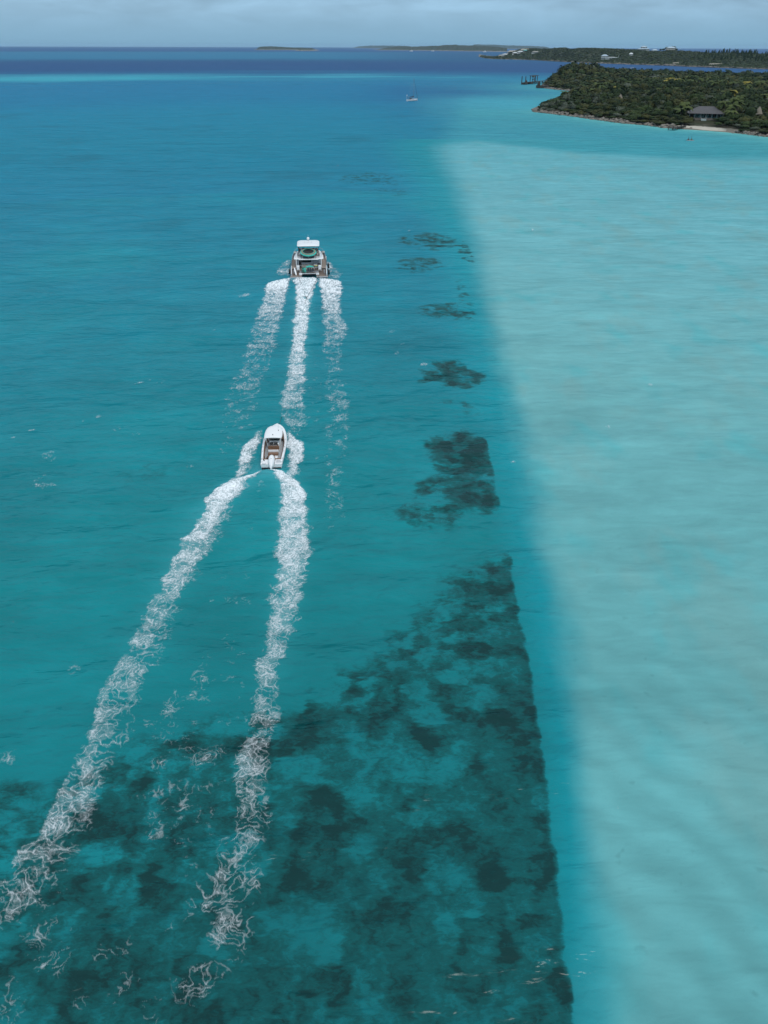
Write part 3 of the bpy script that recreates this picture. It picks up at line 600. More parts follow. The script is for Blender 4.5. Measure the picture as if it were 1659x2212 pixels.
ridge('distant_island', [(805, 107), (820, 108.4), (860, 108.6), (920, 109.2), (990, 110.3), (1040, 111), (1095, 112)], .10, h2, M_FAR, 'long blue-grey island stretching along the horizon', 200, 22, 10)
h3 = lambda px, t: (np.interp(px, [756, 775, 800, 840, 880, 920], [14, 44, 58, 62, 50, 30]), (True, True))
ridge('distant_island', [(757, 103.6), (800, 104.2), (860, 104.6), (925, 104.8)], .10, h3, M_FAR, 'faint hilly land far behind on the horizon', 120, 18, 12)
h4 = lambda px, t: (np.interp(px, [1000, 1030, 1060, 1100, 1150, 1200], [40, 88, 84, 70, 60, 30]), (True, True))
ridge('distant_island', [(1000, 105.2), (1060, 105.4), (1120, 105.6), (1200, 106)], .08, h4, M_FAR, 'pale hills beyond the long island', 100, 18, 13)

# ------------------------------------------------------------------ vegetation
def leaf_material(name, hi, lo, sc=.35):
    m = bpy.data.materials.new(name); m.use_nodes = True; t = m.node_tree; n = t.nodes.new; l = t.links.new; b = t.nodes['Principled BSDF']
    g = n('ShaderNodeNewGeometry'); oi = n('ShaderNodeObjectInfo'); nz = n('ShaderNodeTexNoise'); nz.inputs['Scale'].default_value = sc; nz.inputs['Detail'].default_value = 3; l(g.outputs['Position'], nz.inputs['Vector'])
    n2 = n('ShaderNodeTexNoise'); n2.inputs['Scale'].default_value = .035; n2.inputs['Detail'].default_value = 2; l(g.outputs['Position'], n2.inputs['Vector'])
    a = n('ShaderNodeMath'); a.operation = 'ADD'; l(nz.outputs['Fac'], a.inputs[0]); l(n2.outputs['Fac'], a.inputs[1])
    a2 = n('ShaderNodeMath'); a2.operation = 'MULTIPLY_ADD'; l(oi.outputs['Random'], a2.inputs[0]); a2.inputs[1].default_value = .30; l(a.outputs[0], a2.inputs[2])
    r = n('ShaderNodeValToRGB'); mr = n('ShaderNodeMapRange'); l(a2.outputs[0], mr.inputs[0]); mr.inputs[1].default_value = .85; mr.inputs[2].default_value = 1.45; l(mr.outputs[0], r.inputs[0])
    r.color_ramp.elements[0].color = (*lo, 1); r.color_ramp.elements[1].color = (*hi, 1); l(r.outputs[0], b.inputs['Base Color'])
    b.inputs['Roughness'].default_value = .75; b.inputs['Specular IOR Level'].default_value = .15; return m
M_LEAF = leaf_material('dark_leaves', (.046, .070, .022), (.009, .020, .008))
M_OLIVE = leaf_material('olive_leaves', (.078, .080, .026), (.024, .034, .011))
M_SILVER = leaf_material('silvery_leaves', (.12, .14, .10), (.05, .062, .045))
M_PALM = leaf_material('palm_fronds', (.085, .105, .030), (.035, .055, .016))
M_GOLD = leaf_material('yellow_fronds', (.34, .27, .045), (.16, .15, .035))
M_BUSHFAR = leaf_material('scrub_leaves', (.050, .066, .034), (.026, .038, .020), .1)
M_BARK = mat('bark', (.16, .13, .10), .9, scale=4, bump=.5)

def ico(sub):
    import bmesh
    bm = bmesh.new(); bmesh.ops.create_icosphere(bm, subdivisions=sub, radius=1.0)
    v = np.array([q.co[:] for q in bm.verts]); f = np.array([[q.index for q in p.verts] for p in bm.faces]); bm.free(); return v, f
ICO1 = ico(1); ICO2 = ico(2); ICO3 = ico(3)
def crown_arrays(seed, core=ICO2, leaves=150, flat=.72, size=.16, spread=1.0, lobes=6):
    r = np.random.default_rng(seed); v, f = core; lob = r.normal(size=(lobes, 3)); lob[:, 2] = np.abs(lob[:, 2]) * .7; lob /= np.linalg.norm(lob, axis=1)[:, None]
    def shape(d):
        q = np.max(np.clip(d @ lob.T, 0, 1) ** 6, axis=1); return .66 + .36 * q
    rad = shape(v) * (1 + .10 * r.normal(size=len(v))); core_v = v * rad[:, None] * .92; core_v[:, 2] *= flat
    d = r.normal(size=(leaves, 3)); d[:, 2] = np.where(d[:, 2] < -.25, -d[:, 2], d[:, 2]); d /= np.linalg.norm(d, axis=1)[:, None]
    p = d * (shape(d) * (.86 + .30 * r.random(leaves)) * spread)[:, None]; p[:, 2] *= flat
    u = r.normal(size=(leaves, 3)); u -= d * (u * d).sum(1)[:, None] * .75; u /= np.linalg.norm(u, axis=1)[:, None]; w = np.cross(d, u); w /= np.linalg.norm(w, axis=1)[:, None]
    s_ = (size * (.6 + .8 * r.random(leaves)))[:, None]
    lv = np.concatenate([p - u * s_, p + w * s_ * .6 + d * s_ * .3, p + u * s_ + d * s_ * .2, p - w * s_ * .6 + d * s_ * .3]); k = np.arange(leaves); lf = np.stack([k, k + leaves, k + 2 * leaves, k + 3 * leaves], 1)
    return core_v, f, lv, lf
def crown_mesh(name, seed, mtl, **k):
    a, f, b, q = crown_arrays(seed, **k); return np_mesh(name, np.vstack([a, b]), q + len(a), f, [mtl], False)
def place_arrays(specs, seed, mtls, name, label, **k):
    """specs: list of (x, y, z, rx, rz, kind) -> one joined mesh of many crowns."""
    base = [crown_arrays(seed + i, **k) for i in range(5)]; V_, T_, Q_, MT, MQ = [], [], [], [], []; n0 = 0; r = np.random.default_rng(seed)
    for x, y, z, sx, sz, kind in specs:
        a, f, b, q = base[r.integers(5)]; th = r.random() * 6.28; c, s = math.cos(th), math.sin(th); v = np.vstack([a, b]); na_ = len(a)
        V_.append(np.stack([(v[:, 0] * c - v[:, 1] * s) * sx + x, (v[:, 0] * s + v[:, 1] * c) * sx + y, v[:, 2] * sz + z], 1)); T_.append(f + n0); Q_.append(q + na_ + n0); MT.append(np.full(len(f), kind)); MQ.append(np.full(len(q), kind)); n0 += len(v)
    me = np_mesh(name, np.vstack(V_), np.vstack(Q_), np.vstack(T_), mtls, False, mat_idx=np.concatenate(MQ + MT)); ob = link(name, me); tag(ob, label, kind='stuff'); return ob

CLEAR = []   # (x, y, radius) kept free for houses
def clear_at(px, py, z, r): p = at(px, py, z); CLEAR.append((p.x, p.y, r)); return p
H_MAIN = clear_at(1520, 262, 1.6, 11.5); HUT_A = clear_at(1337, 231, 2.0, 5); HUT_B = clear_at(1634, 262, 2.0, 5); H_GREY = clear_at(1303, 221, 3.0, 7.5); H_FARROOF = clear_at(1350, 152, 5.0, 14)
H_WHITE1 = clear_at(1306, 156, 4.0, 11); H_WHITE2 = clear_at(1336, 157, 4.0, 8); PATH_ = clear_at(1512, 273, 1.0, 5)
CLEAR.append((H_MAIN.x - 5, H_MAIN.y - 13, 9)); CLEAR.append((H_MAIN.x - 3, H_MAIN.y - 22, 7)); CLEAR.append((H_MAIN.x - 11, H_MAIN.y - 12, 6)); CLEAR.append((HUT_A.x - 1, HUT_A.y - 6, 3.2)); CLEAR.append((HUT_B.x - 2, HUT_B.y - 6, 3.2)); CLEAR.append((H_GREY.x - 2, H_GREY.y - 7, 3.5))
pts = []; r_ = np.random.default_rng(21)
for (y0, y1, st_) in ((330, 620, 5.0), (620, 900, 6.2), (900, 1500, 8.5)):
    xs = np.arange(95, 940, st_); ys = np.arange(y0, y1, st_); A_, B_ = np.meshgrid(xs, ys, indexing='ij'); A_ = A_ + r_.uniform(-.42, .42, A_.shape) * st_; B_ = B_ + r_.uniform(-.42, .42, B_.shape) * st_
    A_ = A_.ravel(); B_ = B_.ravel(); azm = np.degrees(np.arctan2(A_, B_)); k = azm < 33; A_ = A_[k]; B_ = B_[k]; d_ = signed(A_, B_, NEAR); k = (d_ > 3.2) & (beachness(A_, B_) < .3)
    for cx, cy, cr in CLEAR: k &= np.hypot(A_ - cx, B_ - cy) > cr
    pts += [(a, b, d, st_) for a, b, d in zip(A_[k], B_[k], d_[k])]
# what is in the picture and nearest comes first
def in_view(x, y, z=3):
    v = cam.matrix_world.inverted() @ Vector((x, y, z)); return abs(v.x / v.z) * FPX < 845
pts.sort(key=lambda p: math.hypot(p[0], p[1])); PZ = land_z(np.array([p[0] for p in pts]), np.array([p[1] for p in pts]), np.array([p[2] for p in pts]))
KN = fbm(np.array([p[0] for p in pts]) / 38, np.array([p[1] for p in pts]) / 38, 3, 44)
crowns = {0: [crown_mesh('crown', 100 + i, M_LEAF, leaves=260, size=.17) for i in range(6)], 1: [crown_mesh('crown', 120 + i, M_OLIVE, leaves=240, size=.18) for i in range(4)],
          2: [crown_mesh('crown', 140 + i, M_SILVER, leaves=240, size=.15, spread=1.1) for i in range(3)]}
tm = MB(); tm.tube([(0, 0, -.6), (.05, .03, .5), (-.04, .02, 1.0)], [.11, .09, .06], 7); tm.tube([(.0, .0, .45), (.3, .15, 1.0)], [.06, .03], 5); tm.tube([(.0, .0, .55), (-.28, -.12, 1.0)], [.05, .03], 5)
trunk_me = tm.mesh('trunk', M_BARK, True)
TREE_LABEL = {0: ('dark green rounded bush tree in the dense scrub along the near island shore', 'dark bush trees on the near island'), 1: ('olive green broad bush tree among the scrub of the near island', 'olive bush trees on the near island'),
              2: ('silvery grey-green shrub among the darker bushes of the near island', 'silvery shrubs on the near island')}
n_ind = {0: 0, 1: 0, 2: 0}; mass = []; tip = at(1160, 240)
for i, (x, y, d, st_) in enumerate(pts):
    rn = r_.random(); kind = 0 if KN[i] < .10 else 1
    if rn < .07: kind = 2
    if rn > .86: kind = 1 - min(kind, 1)
    if math.hypot(x - tip.x, y - tip.y) < 26: kind = 2 if rn < .6 else 0
    edge = sst(2, 22, np.array([d]))[0]; hgt = (1.7 + 2.7 * edge) * (r_.uniform(.6, 1.3) + (.55 if r_.random() < .12 else 0)) * (1.0 if st_ < 6 else 1.12); 
    if math.hypot(x - HEAD.x, (y - HEAD.y - 30) * .6) < 60: hgt *= 1.75
    near_h = min(math.hypot(x - H_MAIN.x, y - H_MAIN.y + 5), math.hypot(x - HUT_A.x, y - HUT_A.y + 5), math.hypot(x - HUT_B.x, y - HUT_B.y + 5)) 
    if near_h < 17 and y < H_MAIN.y + 4 or near_h < 10: hgt *= .55
    w = st_ * .72 * r_.uniform(.75, 1.25) * (1 if kind != 2 else .8); z0 = PZ[i]
    if in_view(x, y) and n_ind[kind] < (185, 105, 40)[kind] and y < 720:
        n_ind[kind] += 1; lab, grp = TREE_LABEL[kind]
        o = empty('bush_tree' if kind < 2 else 'silvery_shrub', (x, y, z0)); tag(o, lab, 'tree' if kind < 2 else 'shrub', grp)
        me = crowns[kind][r_.integers(len(crowns[kind]))]
        link('crown', me, o, (0, 0, hgt * .62), (0, 0, r_.random() * 6.28), (w, w * r_.uniform(.8, 1.15), hgt * .62)); link('trunk', trunk_me, o, (0, 0, 0), (0, 0, r_.random() * 6.28), (w * .4, w * .4, hgt * .6))
    else:
        mass.append((x, y, z0 + hgt * .55, w * 1.05, hgt * .66, kind))
mass1 = [m_ for m_ in mass if m_[1] < 900]; mass2 = [m_ for m_ in mass if m_[1] >= 900]
place_arrays(mass1, 300, [M_LEAF, M_OLIVE, M_SILVER], 'scrub_thicket', 'dense green thicket covering the middle of the near island', core=ICO2, leaves=60, size=.22)
place_arrays(mass2, 320, [M_LEAF, M_OLIVE, M_SILVER], 'scrub_thicket', 'far dense thicket on the back of the near island', core=ICO1, leaves=26, size=.30)
print('trees', n_ind, 'mass', len(mass1), len(mass2))

# palms: a leaning trunk and a head of drooping fronds, each frond a part
def frond_mesh(seed, mtl, L_=3.6):
    r = random.Random(seed); v = []; f = []; n = 7; droop = r.uniform(.5, .95)
    for i in range(n + 1):
        t = i / n; x = L_ * t * (1 - .18 * t * t); z = .9 * t - droop * 3.0 * t * t; w = (.95 if mtl is M_GOLD else .78) * math.sin(math.pi * min(1, t * .93 + .05)) ** .7 + .02
        v += [(x, -w, z - w * .55), (x, 0, z), (x, w, z - w * .55)]
    for i in range(n):
        a = i * 3; f += [(a, a + 3, a + 4, a + 1), (a + 1, a + 4, a + 5, a + 2)]
    me = bpy.data.meshes.new('frond'); me.from_pydata(v, [], f); me.materials.append(mtl); return me
FR = {0: [frond_mesh(i, M_PALM) for i in range(4)], 1: [frond_mesh(i, M_GOLD) for i in range(4)]}
def palm_trunk(seed, h):
    r = random.Random(seed); m = MB(); lean = r.uniform(.05, .22); m.tube([(0, 0, -.5), (lean * h * .15, 0, h * .35), (lean * h * .55, 0, h * .75), (lean * h, 0, h)], [.22, .16, .13, .12], 7); return m.mesh('trunk', M_BARK, True), lean * h
PT = [palm_trunk(i, 6.5) for i in range(3)]
def palm(x, y, z, h, gold, lab, grp, s=1.0, rz=None):
    o = empty('palm_tree', (x, y, z), r_.random() * 6.28 if rz is None else rz); tag(o, lab, 'palm', grp); me, off = PT[r_.integers(3)]; k = h / 6.5; link('trunk', me, o, (0, 0, 0), (0, 0, 0), (k, k, k))
    nf = 13
    for j in range(nf):
        link('frond', FR[gold][r_.integers(4)], o, (off * k, 0, h - .05), (0, r_.uniform(-.45, .5), 2 * math.pi * j / nf + r_.uniform(-.2, .2)), (s * r_.uniform(.8, 1.1),) * 3)
def ground_at(x, y): return float(land_z(np.array([x]), np.array([y]))[0])
PALMS = [(1261, 152, 9, 0), (1243, 154, 9, 0), (1253, 158, 8, 0), (1300, 208, 7, 0), (1214, 215, 6, 0), (1330, 205, 6, 1), (1337, 213, 5, 1), (1288, 199, 7, 0), (1310, 196, 7, 0), (1356, 198, 7, 0), (1375, 190, 6, 0), (1345, 190, 6, 0), (1257, 219, 6, 0), (1275, 212, 6, 0), (1325, 197, 6, 0),
         (1441, 191, 7, 1), (1449, 190, 7, 1), (1456, 192, 7, 1), (1434, 193, 6, 1), (1477, 192, 7, 1), (1470, 197, 7, 0), (1487, 196, 7, 0), (1500, 195, 7, 0), (1512, 193, 7, 0), (1530, 201, 8, 0), (1540, 207, 8, 0), (1549, 200, 8, 0), (1560, 203, 8, 0), (1568, 196, 7, 1), (1576, 206, 8, 0), (1588, 201, 7, 0), (1603, 206, 8, 1), (1612, 212, 8, 0), (1625, 207, 8, 0), (1640, 201, 7, 0),
         (1592, 197, 7, 0), (1655, 195, 7, 0), (1470, 262, 6, 0), (1478, 254, 7, 0), (1580, 230, 7, 1), (1562, 262, 9, 0), (1573, 259, 9, 0), (1480, 262, 7, 0), (1586, 262, 8, 0), (1577, 264, 8, 0), (1569, 268, 6, 0), (1590, 236, 6, 0), (1562, 232, 7, 0), (1618, 233, 6, 0), (1642, 232, 6, 0), (1500, 222, 6, 0), (1420, 215, 6, 0), (1398, 225, 6, 0), (1456, 212, 6, 0), (1525, 187, 6, 0), (1545, 183, 6, 0), (1610, 186, 6, 0), (1570, 184, 6, 0), (1632, 188, 6, 0), (1485, 182, 6, 0), (1290, 178, 6, 0), (1410, 184, 6, 0)]
for px, py, h, g in PALMS:
    p = at(px, py, 2.0); z = ground_at(p.x, p.y)
    palm(p.x, p.y, z, h * r_.uniform(1.0, 1.2), g, ('yellowing coconut palm standing out among the dark bushes of the near island' if g else 'green coconut palm rising above the scrub of the near island'), 'yellow palms on the near island' if g else 'green palms on the near island', 1.35)

# two dark trees cut out against the channel
for px, py, h, w, lab in ((1554.5, 158, 7.5, 3.6, 'tall round dark tree alone against the blue channel'), (1581, 158, 5.0, 8.0, 'broad low dark tree spreading at the far edge of the near island'), (1371, 152, 7.5, 3.2, 'feathery dark tree beside the beige roof'), (1360, 151, 6.0, 4.0, 'loose grey-green tree leaning over the beige roof')):
    p = at(px, py, 3.0); o = empty('lone_tree', (p.x, p.y, ground_at(p.x, p.y))); tag(o, lab, 'tree'); link('crown', crowns[0][r_.integers(6)], o, (0, 0, h * .6), (0, 0, 1), (w, w, h * .62)); link('trunk', trunk_me, o, (0, 0, 0), (0, 0, 0), (w * .35, w * .35, h * .6))

# scrub and casuarinas of the long island
sp = []; r2 = np.random.default_rng(31)
for i in range(5200):
    px = r2.uniform(1040, 1720); t = r2.uniform(.012, .62) ** 1.0
    p = on_long(px, t); s_ = r2.uniform(4, 10) * (1.2 if px < 1250 else 1); sp.append((p.x, p.y, p.z + .2, s_, r2.uniform(1.6, 3.8), int(r2.random() < .3)))
place_arrays(sp, 340, [M_BUSHFAR, M_LEAF], 'scrub_thicket', 'low scrub covering the long island across the channel', core=ICO1, leaves=14, size=.34)
def spire_mesh(seed):
    r = random.Random(seed); v = []; f = []
    for i in range(90):
        t = r.random() ** .8; z = .12 + .88 * t; rad = .30 * (1 - t) ** .7 + .03; a = r.uniform(0, 6.28); q = rad * r.uniform(.5, 1.1); c = (q * math.cos(a), q * math.sin(a), z); s = .09 * (1.2 - t * .6); b = len(v)
        v += [(c[0] - s * math.sin(a), c[1] + s * math.cos(a), c[2]), (c[0] + s * math.cos(a), c[1] + s * math.sin(a), c[2] + s * .5), (c[0] + s * math.sin(a), c[1] - s * math.cos(a), c[2]), (c[0], c[1], c[2] + s * 2.1)]; f += [(b, b + 1, b + 2, b + 3)]
    m = MB(); m.add(v, f); m.rings([[(.2 * math.cos(k), .2 * math.sin(k), .1) for k in (0, 1.05, 2.1, 3.14, 4.2, 5.25)], [(.02 * math.cos(k), .02 * math.sin(k), .96) for k in (0, 1.05, 2.1, 3.14, 4.2, 5.25)]]); return m.mesh('crown', M_LEAF)
SPI = [spire_mesh(i) for i in range(4)]
sm = MB(); sm.tube([(0, 0, -1.5), (0, 0, 2.5)], [.5, .35], 6); spt = sm.mesh('trunk', M_BARK)
for i in range(130):
    px = 1494 + 168 * r2.random(); t = r2.uniform(.22, .50); p = on_long(px, t); h = r2.uniform(7, 12) * float(np.interp(px, [1494, 1520, 1560, 1620, 1662], [.55, .8, .95, 1.0, .5]))
    o = empty('casuarina_tree', p); tag(o, 'dark feathery casuarina in the windbreak on the long island ridge', 'tree', 'casuarinas on the long island ridge'); link('crown', SPI[r2.integers(4)], o, (0, 0, 1), (0, 0, r2.random() * 6), (h * .62, h * .62, h)); link('trunk', spt, o)

# rocky shore of the near island
rocks = []; nP = len(NEAR); V_, T_ = [], []; n0 = 0; r3 = np.random.default_rng(77); big_rocks = []
seg_idx = list(range(0, 14)) + list(range(25, nP))
rv, rf = ICO1
def rock_v(seed):
    q = np.random.default_rng(seed); return rv * (1 + .28 * q.normal(size=(len(rv), 1))) * np.array([1, .8, .55])
RV = [rock_v(i) for i in range(6)]
for i in seg_idx:
    a = NEAR[i]; b = NEAR[(i + 1) % nP]; L_ = math.hypot(*(b - a)); nn = np.array([-(b - a)[1], (b - a)[0]]) / max(L_, 1e-6)
    if not inside(np.array([(a + b)[0] / 2 + nn[0] * 2]), np.array([(a + b)[1] / 2 + nn[1] * 2]), NEAR)[0]: nn = -nn
    for j in range(int(L_ * 2.4)):
        t = r3.random(); off = r3.uniform(-1.2, 4.2); p = a + (b - a) * t + nn * off
        if beachness(np.array([p[0]]), np.array([p[1]]))[0] > .55: continue
        s_ = r3.uniform(.5, 1.5) * (1.25 if r3.random() < .2 else 1); z = .15 + max(off, -.3) * .27; c = math.cos(j); q = math.sin(j)
        if s_ > 1.35 and i < 9 and len(big_rocks) < 90: big_rocks.append((p[0], p[1], z, s_ * 1.15)); continue
        v = RV[r3.integers(6)] * s_; V_.append(np.stack([v[:, 0] * c - v[:, 1] * q + p[0], v[:, 0] * q + v[:, 1] * c + p[1], v[:, 2] + z], 1)); T_.append(rf + n0); n0 += len(v)
me = np_mesh('rocky_shore', np.vstack(V_), None, np.vstack(T_), [M_ROCK], False); o = link('rocky_shore', me); tag(o, 'jagged grey limestone rubble edging the near island', kind='stuff')
rock_me = [np_mesh('rock', v, None, rf, [M_ROCK], False) for v in RV]
for i, (x, y, z, s_) in enumerate(big_rocks):
    o = link('shore_rock', rock_me[i % 6], None, (x, y, z), (0, 0, i * 1.7), (s_,) * 3); tag(o, 'weathered grey boulder on the rocky waterline of the near island', 'rock', 'boulders along the near island shore')
# pale rock outcrops along the long island shore and cliff faces
V_, T_ = [], []; n0 = 0
for i in range(900):
    px = r3.uniform(1036, 1720); t = abs(r3.normal(0, .006)) + .003
    if r3.random() < .25: px = r3.choice([1150, 1195, 1200, 1210, 1450, 1455, 1545, 1060]) + r3.normal(0, 14); t = abs(r3.normal(0, .02)) + .004
    p = on_long(px, t); s_ = r3.uniform(2.0, 5.0); v = RV[r3.integers(6)] * s_ * np.array([1.3, 1, .6]); V_.append(v + np.array([p.x, p.y, p.z])); T_.append(rf + n0); n0 += len(v)
me = np_mesh('rocky_shore', np.vstack(V_), None, np.vstack(T_), [M_ROCK], False); o = link('rocky_shore', me); tag(o, 'pale rocky waterline of the long island', kind='stuff')

# ------------------------------------------------------------------ buildings, jetty and pier
M_WALL = mat('white_plaster', (.55, .58, .58), .8, var=.05, scale=.8)
M_CREAM = mat('cream_plaster', (.52, .49, .42), .85, var=.08, scale=.8)
M_ROOFG = mat('grey_shingle', (.105, .10, .105), .85, scale=2.2, col2=(.065, .062, .066), bump=.4)
M_ROOFB = mat('pale_blue_roof', (.40, .50, .58), .6, scale=1.0, var=.06)
M_ROOFW = mat('white_roof', (.60, .63, .64), .6, var=.04)
M_ROOFT = mat('beige_roof', (.30, .29, .26), .8, scale=1.5, var=.08)
M_TEALR = mat('teal_roof', (.09, .36, .34), .6, var=.06)
M_GLASSD = mat('dark_glass', (.02, .03, .035), .15, var=.2, spec=.5)
M_TEALW = mat('teal_paint', (.16, .36, .36), .6, var=.08)
M_WOOD = mat('weathered_timber', (.075, .062, .052), .9, scale=3, col2=(.03, .026, .023), bump=.5)
M_DECK = mat('grey_decking', (.19, .165, .145), .85, scale=3, var=.15)
M_THATCH = mat('palm_thatch', (.27, .235, .185), .95, scale=5, col2=(.13, .11, .085), bump=.9)
M_WHITEP = mat('white_paint', (.36, .42, .42), .5, var=.04)

def rfacing(p): return -math.atan2(p.x, p.y)          # rotation that turns local +Y away from the drone

def hip(mb, w, d, z, h, over=.6, ridge_=.35):
    a = w / 2 + over; b = d / 2 + over; r = a * ridge_
    mb.add([(-a, -b, z), (a, -b, z), (a, b, z), (-a, b, z), (-r, 0, z + h), (r, 0, z + h), (-a, -b, z - .18), (a, -b, z - .18), (a, b, z - .18), (-a, b, z - .18)],
           [(0, 1, 5, 4), (1, 2, 5), (2, 3, 4, 5), (3, 0, 4), (6, 7, 1, 0), (7, 8, 2, 1), (8, 9, 3, 2), (9, 6, 0, 3), (9, 8, 7, 6)])
def windows(root, w, d, z, n, wh=1.3, ww=1.1, m=None, name='window'):
    b = MB().box((0, 0, 0), (ww, .08, wh)); me = b.mesh(name, m or M_GLASSD); fr = MB().box((0, .03, 0), (ww + .24, .06, wh + .24)); fme = fr.mesh('frame', M_WHITEP)
    for i in range(n):
        x = -w / 2 + w * (i + .5) / n; o_ = link(name, me, root, (x, -d / 2 - .07, z)); link('frame', fme, o_)
def villa(p, rz, w, d, storeys, roof_m, lab, cat='house', tiers=1, name='villa', wall=None, roofh=2.6):
    o = empty(name, p, rz); o.scale = (1.32, 1.1, 1.3); tag(o, lab, cat); z = 0; ww, dd = w, d
    for s in range(storeys):
        MB().box((0, 0, z + 1.6 - (1.5 if s == 0 else 0)), (ww, dd, 3.2 + (3 if s == 0 else 0))).build('wall', wall or M_WALL, o); windows(o, ww, dd, z + 1.8, max(3, int(ww / 3)), 1.7, 1.5)
        z += 3.25
        if tiers > 1 and s < storeys - 1:
            m = MB(); a, b = ww / 2 + 1.4, dd / 2 + 1.4; c, e_ = ww * .33, dd * .33; m.rings([[(-a, -b, z), (a, -b, z), (a, b, z), (-a, b, z)], [(-c, -e_, z + 1.8), (c, -e_, z + 1.8), (c, e_, z + 1.8), (-c, e_, z + 1.8)]]); m.build('roof', roof_m, o); ww *= .55; dd *= .55; z += 1.0
        elif s < storeys - 1:
            MB().box((0, -dd / 2 - .9, z - .1), (ww + 1.0, 2.0, .2)).build('balcony', M_WALL, o)
    m = MB(); hip(m, ww, dd, z, roofh, .8); m.build('roof', roof_m, o); return o
L_ = lambda px, t: on_long(px, t)
p = L_(1304, .16); villa(p, rfacing(p), 15, 12, 2, M_ROOFB, 'white two-storey villa with a pale blue roof on the slope of the long island')
p = L_(1319, .165); o = villa(p, rfacing(p), 26, 8, 1, M_ROOFW, 'long low white annex beside the two-storey villa', name='annex', roofh=.8)
p = L_(1333, .175); o = empty('flagpole', p); tag(o, 'slanting pale mast at the end of the long annex', 'mast'); MB().tube([(0, 0, -1), (2.5, 0, 11)], [.7, .35], 6).build('pole', M_WHITEP, o); MB().box((0, 0, -.4), (3, 3, 1.6)).build('base', M_WALL, o)
p = L_(1385, .50); villa(p, rfacing(p), 26, 16, 2, M_ROOFB, 'white pavilion house with two stacked pale roofs on the ridge skyline', tiers=2, roofh=2.2)
p = L_(1409, .50); villa(p, rfacing(p), 13, 10, 1, M_ROOFB, 'small house with a light blue roof between the two ridge mansions', name='cottage', roofh=2.4)
p = L_(1443, .50); villa(p, rfacing(p), 22, 14, 2, M_ROOFB, 'big pale mansion with dark openings and trees behind on the ridge', tiers=1, wall=M_CREAM, roofh=2.6)
p = L_(1360, .27); villa(p, rfacing(p), 8, 6, 1, M_ROOFW, 'tiny white hut alone on the green slope below the ridge', name='cottage')
for px, t, w, lab, rm in ((1091.5, .34, 26, 'low white building at the left end of the hilltop cluster', M_ROOFW), (1112.5, .30, 20, 'white flat house left of the teal roof', M_ROOFW), (1123.5, .31, 24, 'wide white house beside the teal roof', M_ROOFW), (1133, .34, 12, 'little house with a bright teal roof on the headland', M_TEALR), (1155, .30, 22, 'pale house half hidden in scrub right of the teal roof', M_ROOFT), (1100, .42, 16, 'small pale building above the headland houses', M_ROOFW)):
    p = L_(px, t); villa(p, rfacing(p), w, 9, 1, rm, lab, name='house', roofh=2.4)
# bare sandy cuts on the headland hill
for k_, (px, t, w, h) in enumerate(((1112, .44, 60, 9), (1136, .44, 50, 7), (1088, .40, 44, 6), (1549, .12, 44, 3), (1465, .10, 30, 3))):
    p = L_(px, t); m = MB(); ring0 = []; ring1 = []
    for j in range(14):
        a = 2 * math.pi * j / 14; q = 1 + .25 * math.sin(j * 2.3 + k_); ring0.append((w * .5 * q * math.cos(a), h * 1.4 * q * math.sin(a), -2)); ring1.append((w * .38 * q * math.cos(a), h * .9 * q * math.sin(a), 2.6))
    m.rings([ring0, ring1]); o = m.build('bare_ground', M_SAND, None, loc=p); o.rotation_euler = (0, 0, rfacing(p)); tag(o, 'bare pale earth cutting in the green hillside', kind='structure')
for px, t, h in ((1434, .51, 13), (1448, .52, 14), (1421, .50, 8), (1427, .505, 9), (1455, .51, 8)):
    p = L_(px, t); o = empty('ridge_tree', p); tag(o, 'dark ragged tree beside the pale mansion on the ridge', 'tree', 'trees round the ridge mansion'); link('crown', crowns[0][1], o, (0, 0, h * .6), (0, 0, px), (h * .5, h * .5, h * .5)); link('trunk', spt, o)
# radio mast on the horizon
p = at(806, 104.3); o = empty('radio_mast', (p.x, p.y, 40)); tag(o, 'thin radio mast rising above the distant island', 'mast'); m = MB(); m.tube([(0, 0, -20), (0, 0, 62)], [3.0, 1.6], 5); m.build('mast', M_WALL, o)
for k_ in range(5): MB().box((0, 0, -10 + 14 * k_), (9, 1.5, 1.0)).build('crossarm', M_WALL, o)

# bungalow by the beach
H0 = H_MAIN; rz = math.radians(-14); o = empty('bungalow', (H0.x, H0.y, ground_at(H0.x, H0.y) - .1), rz); tag(o, 'grey hip-roofed bungalow on white posts behind the small beach', 'house')
MB().box((0, 0, .35), (21, 12.5, 1.2)).build('floor_deck', M_DECK, o)
MB().box((1.5, 1.5, 2.2), (15, 8, 2.5)).build('wall', M_TEALW, o)
for k_ in range(6): w_ = MB().box((0, 0, 0), (1.7, .1, 1.9)).build('window', M_GLASSD, o, loc=(-4.8 + 2.5 * k_, -2.56, 2.1)); MB().box((0, -.03, 0), (.12, .1, 1.96)).build('mullion', M_WHITEP, w_)
for k_ in range(7): MB().box((0, 0, 2.2), (.28, .28, 2.5)).build('post', M_WHITEP, o, loc=(-9.6 + 3.2 * k_, -5.6, 0))
m = MB(); hip(m, 19, 12.5, 3.45, 3.5, .8, .42); m.build('roof', M_ROOFG, o)
for k_ in range(6): MB().box((0, 0, 0), (3.0, .45, .16)).build('stair_tread', M_WHITEP, o, loc=(-1.2, -6.5 - .42 * k_, .62 - .16 * k_))
for sx_ in (-2.75, .35): MB().tube([(sx_, -6.3, 1.7), (sx_, -9.0, .75)], .07, 6).build('handrail', M_WHITEP, o)
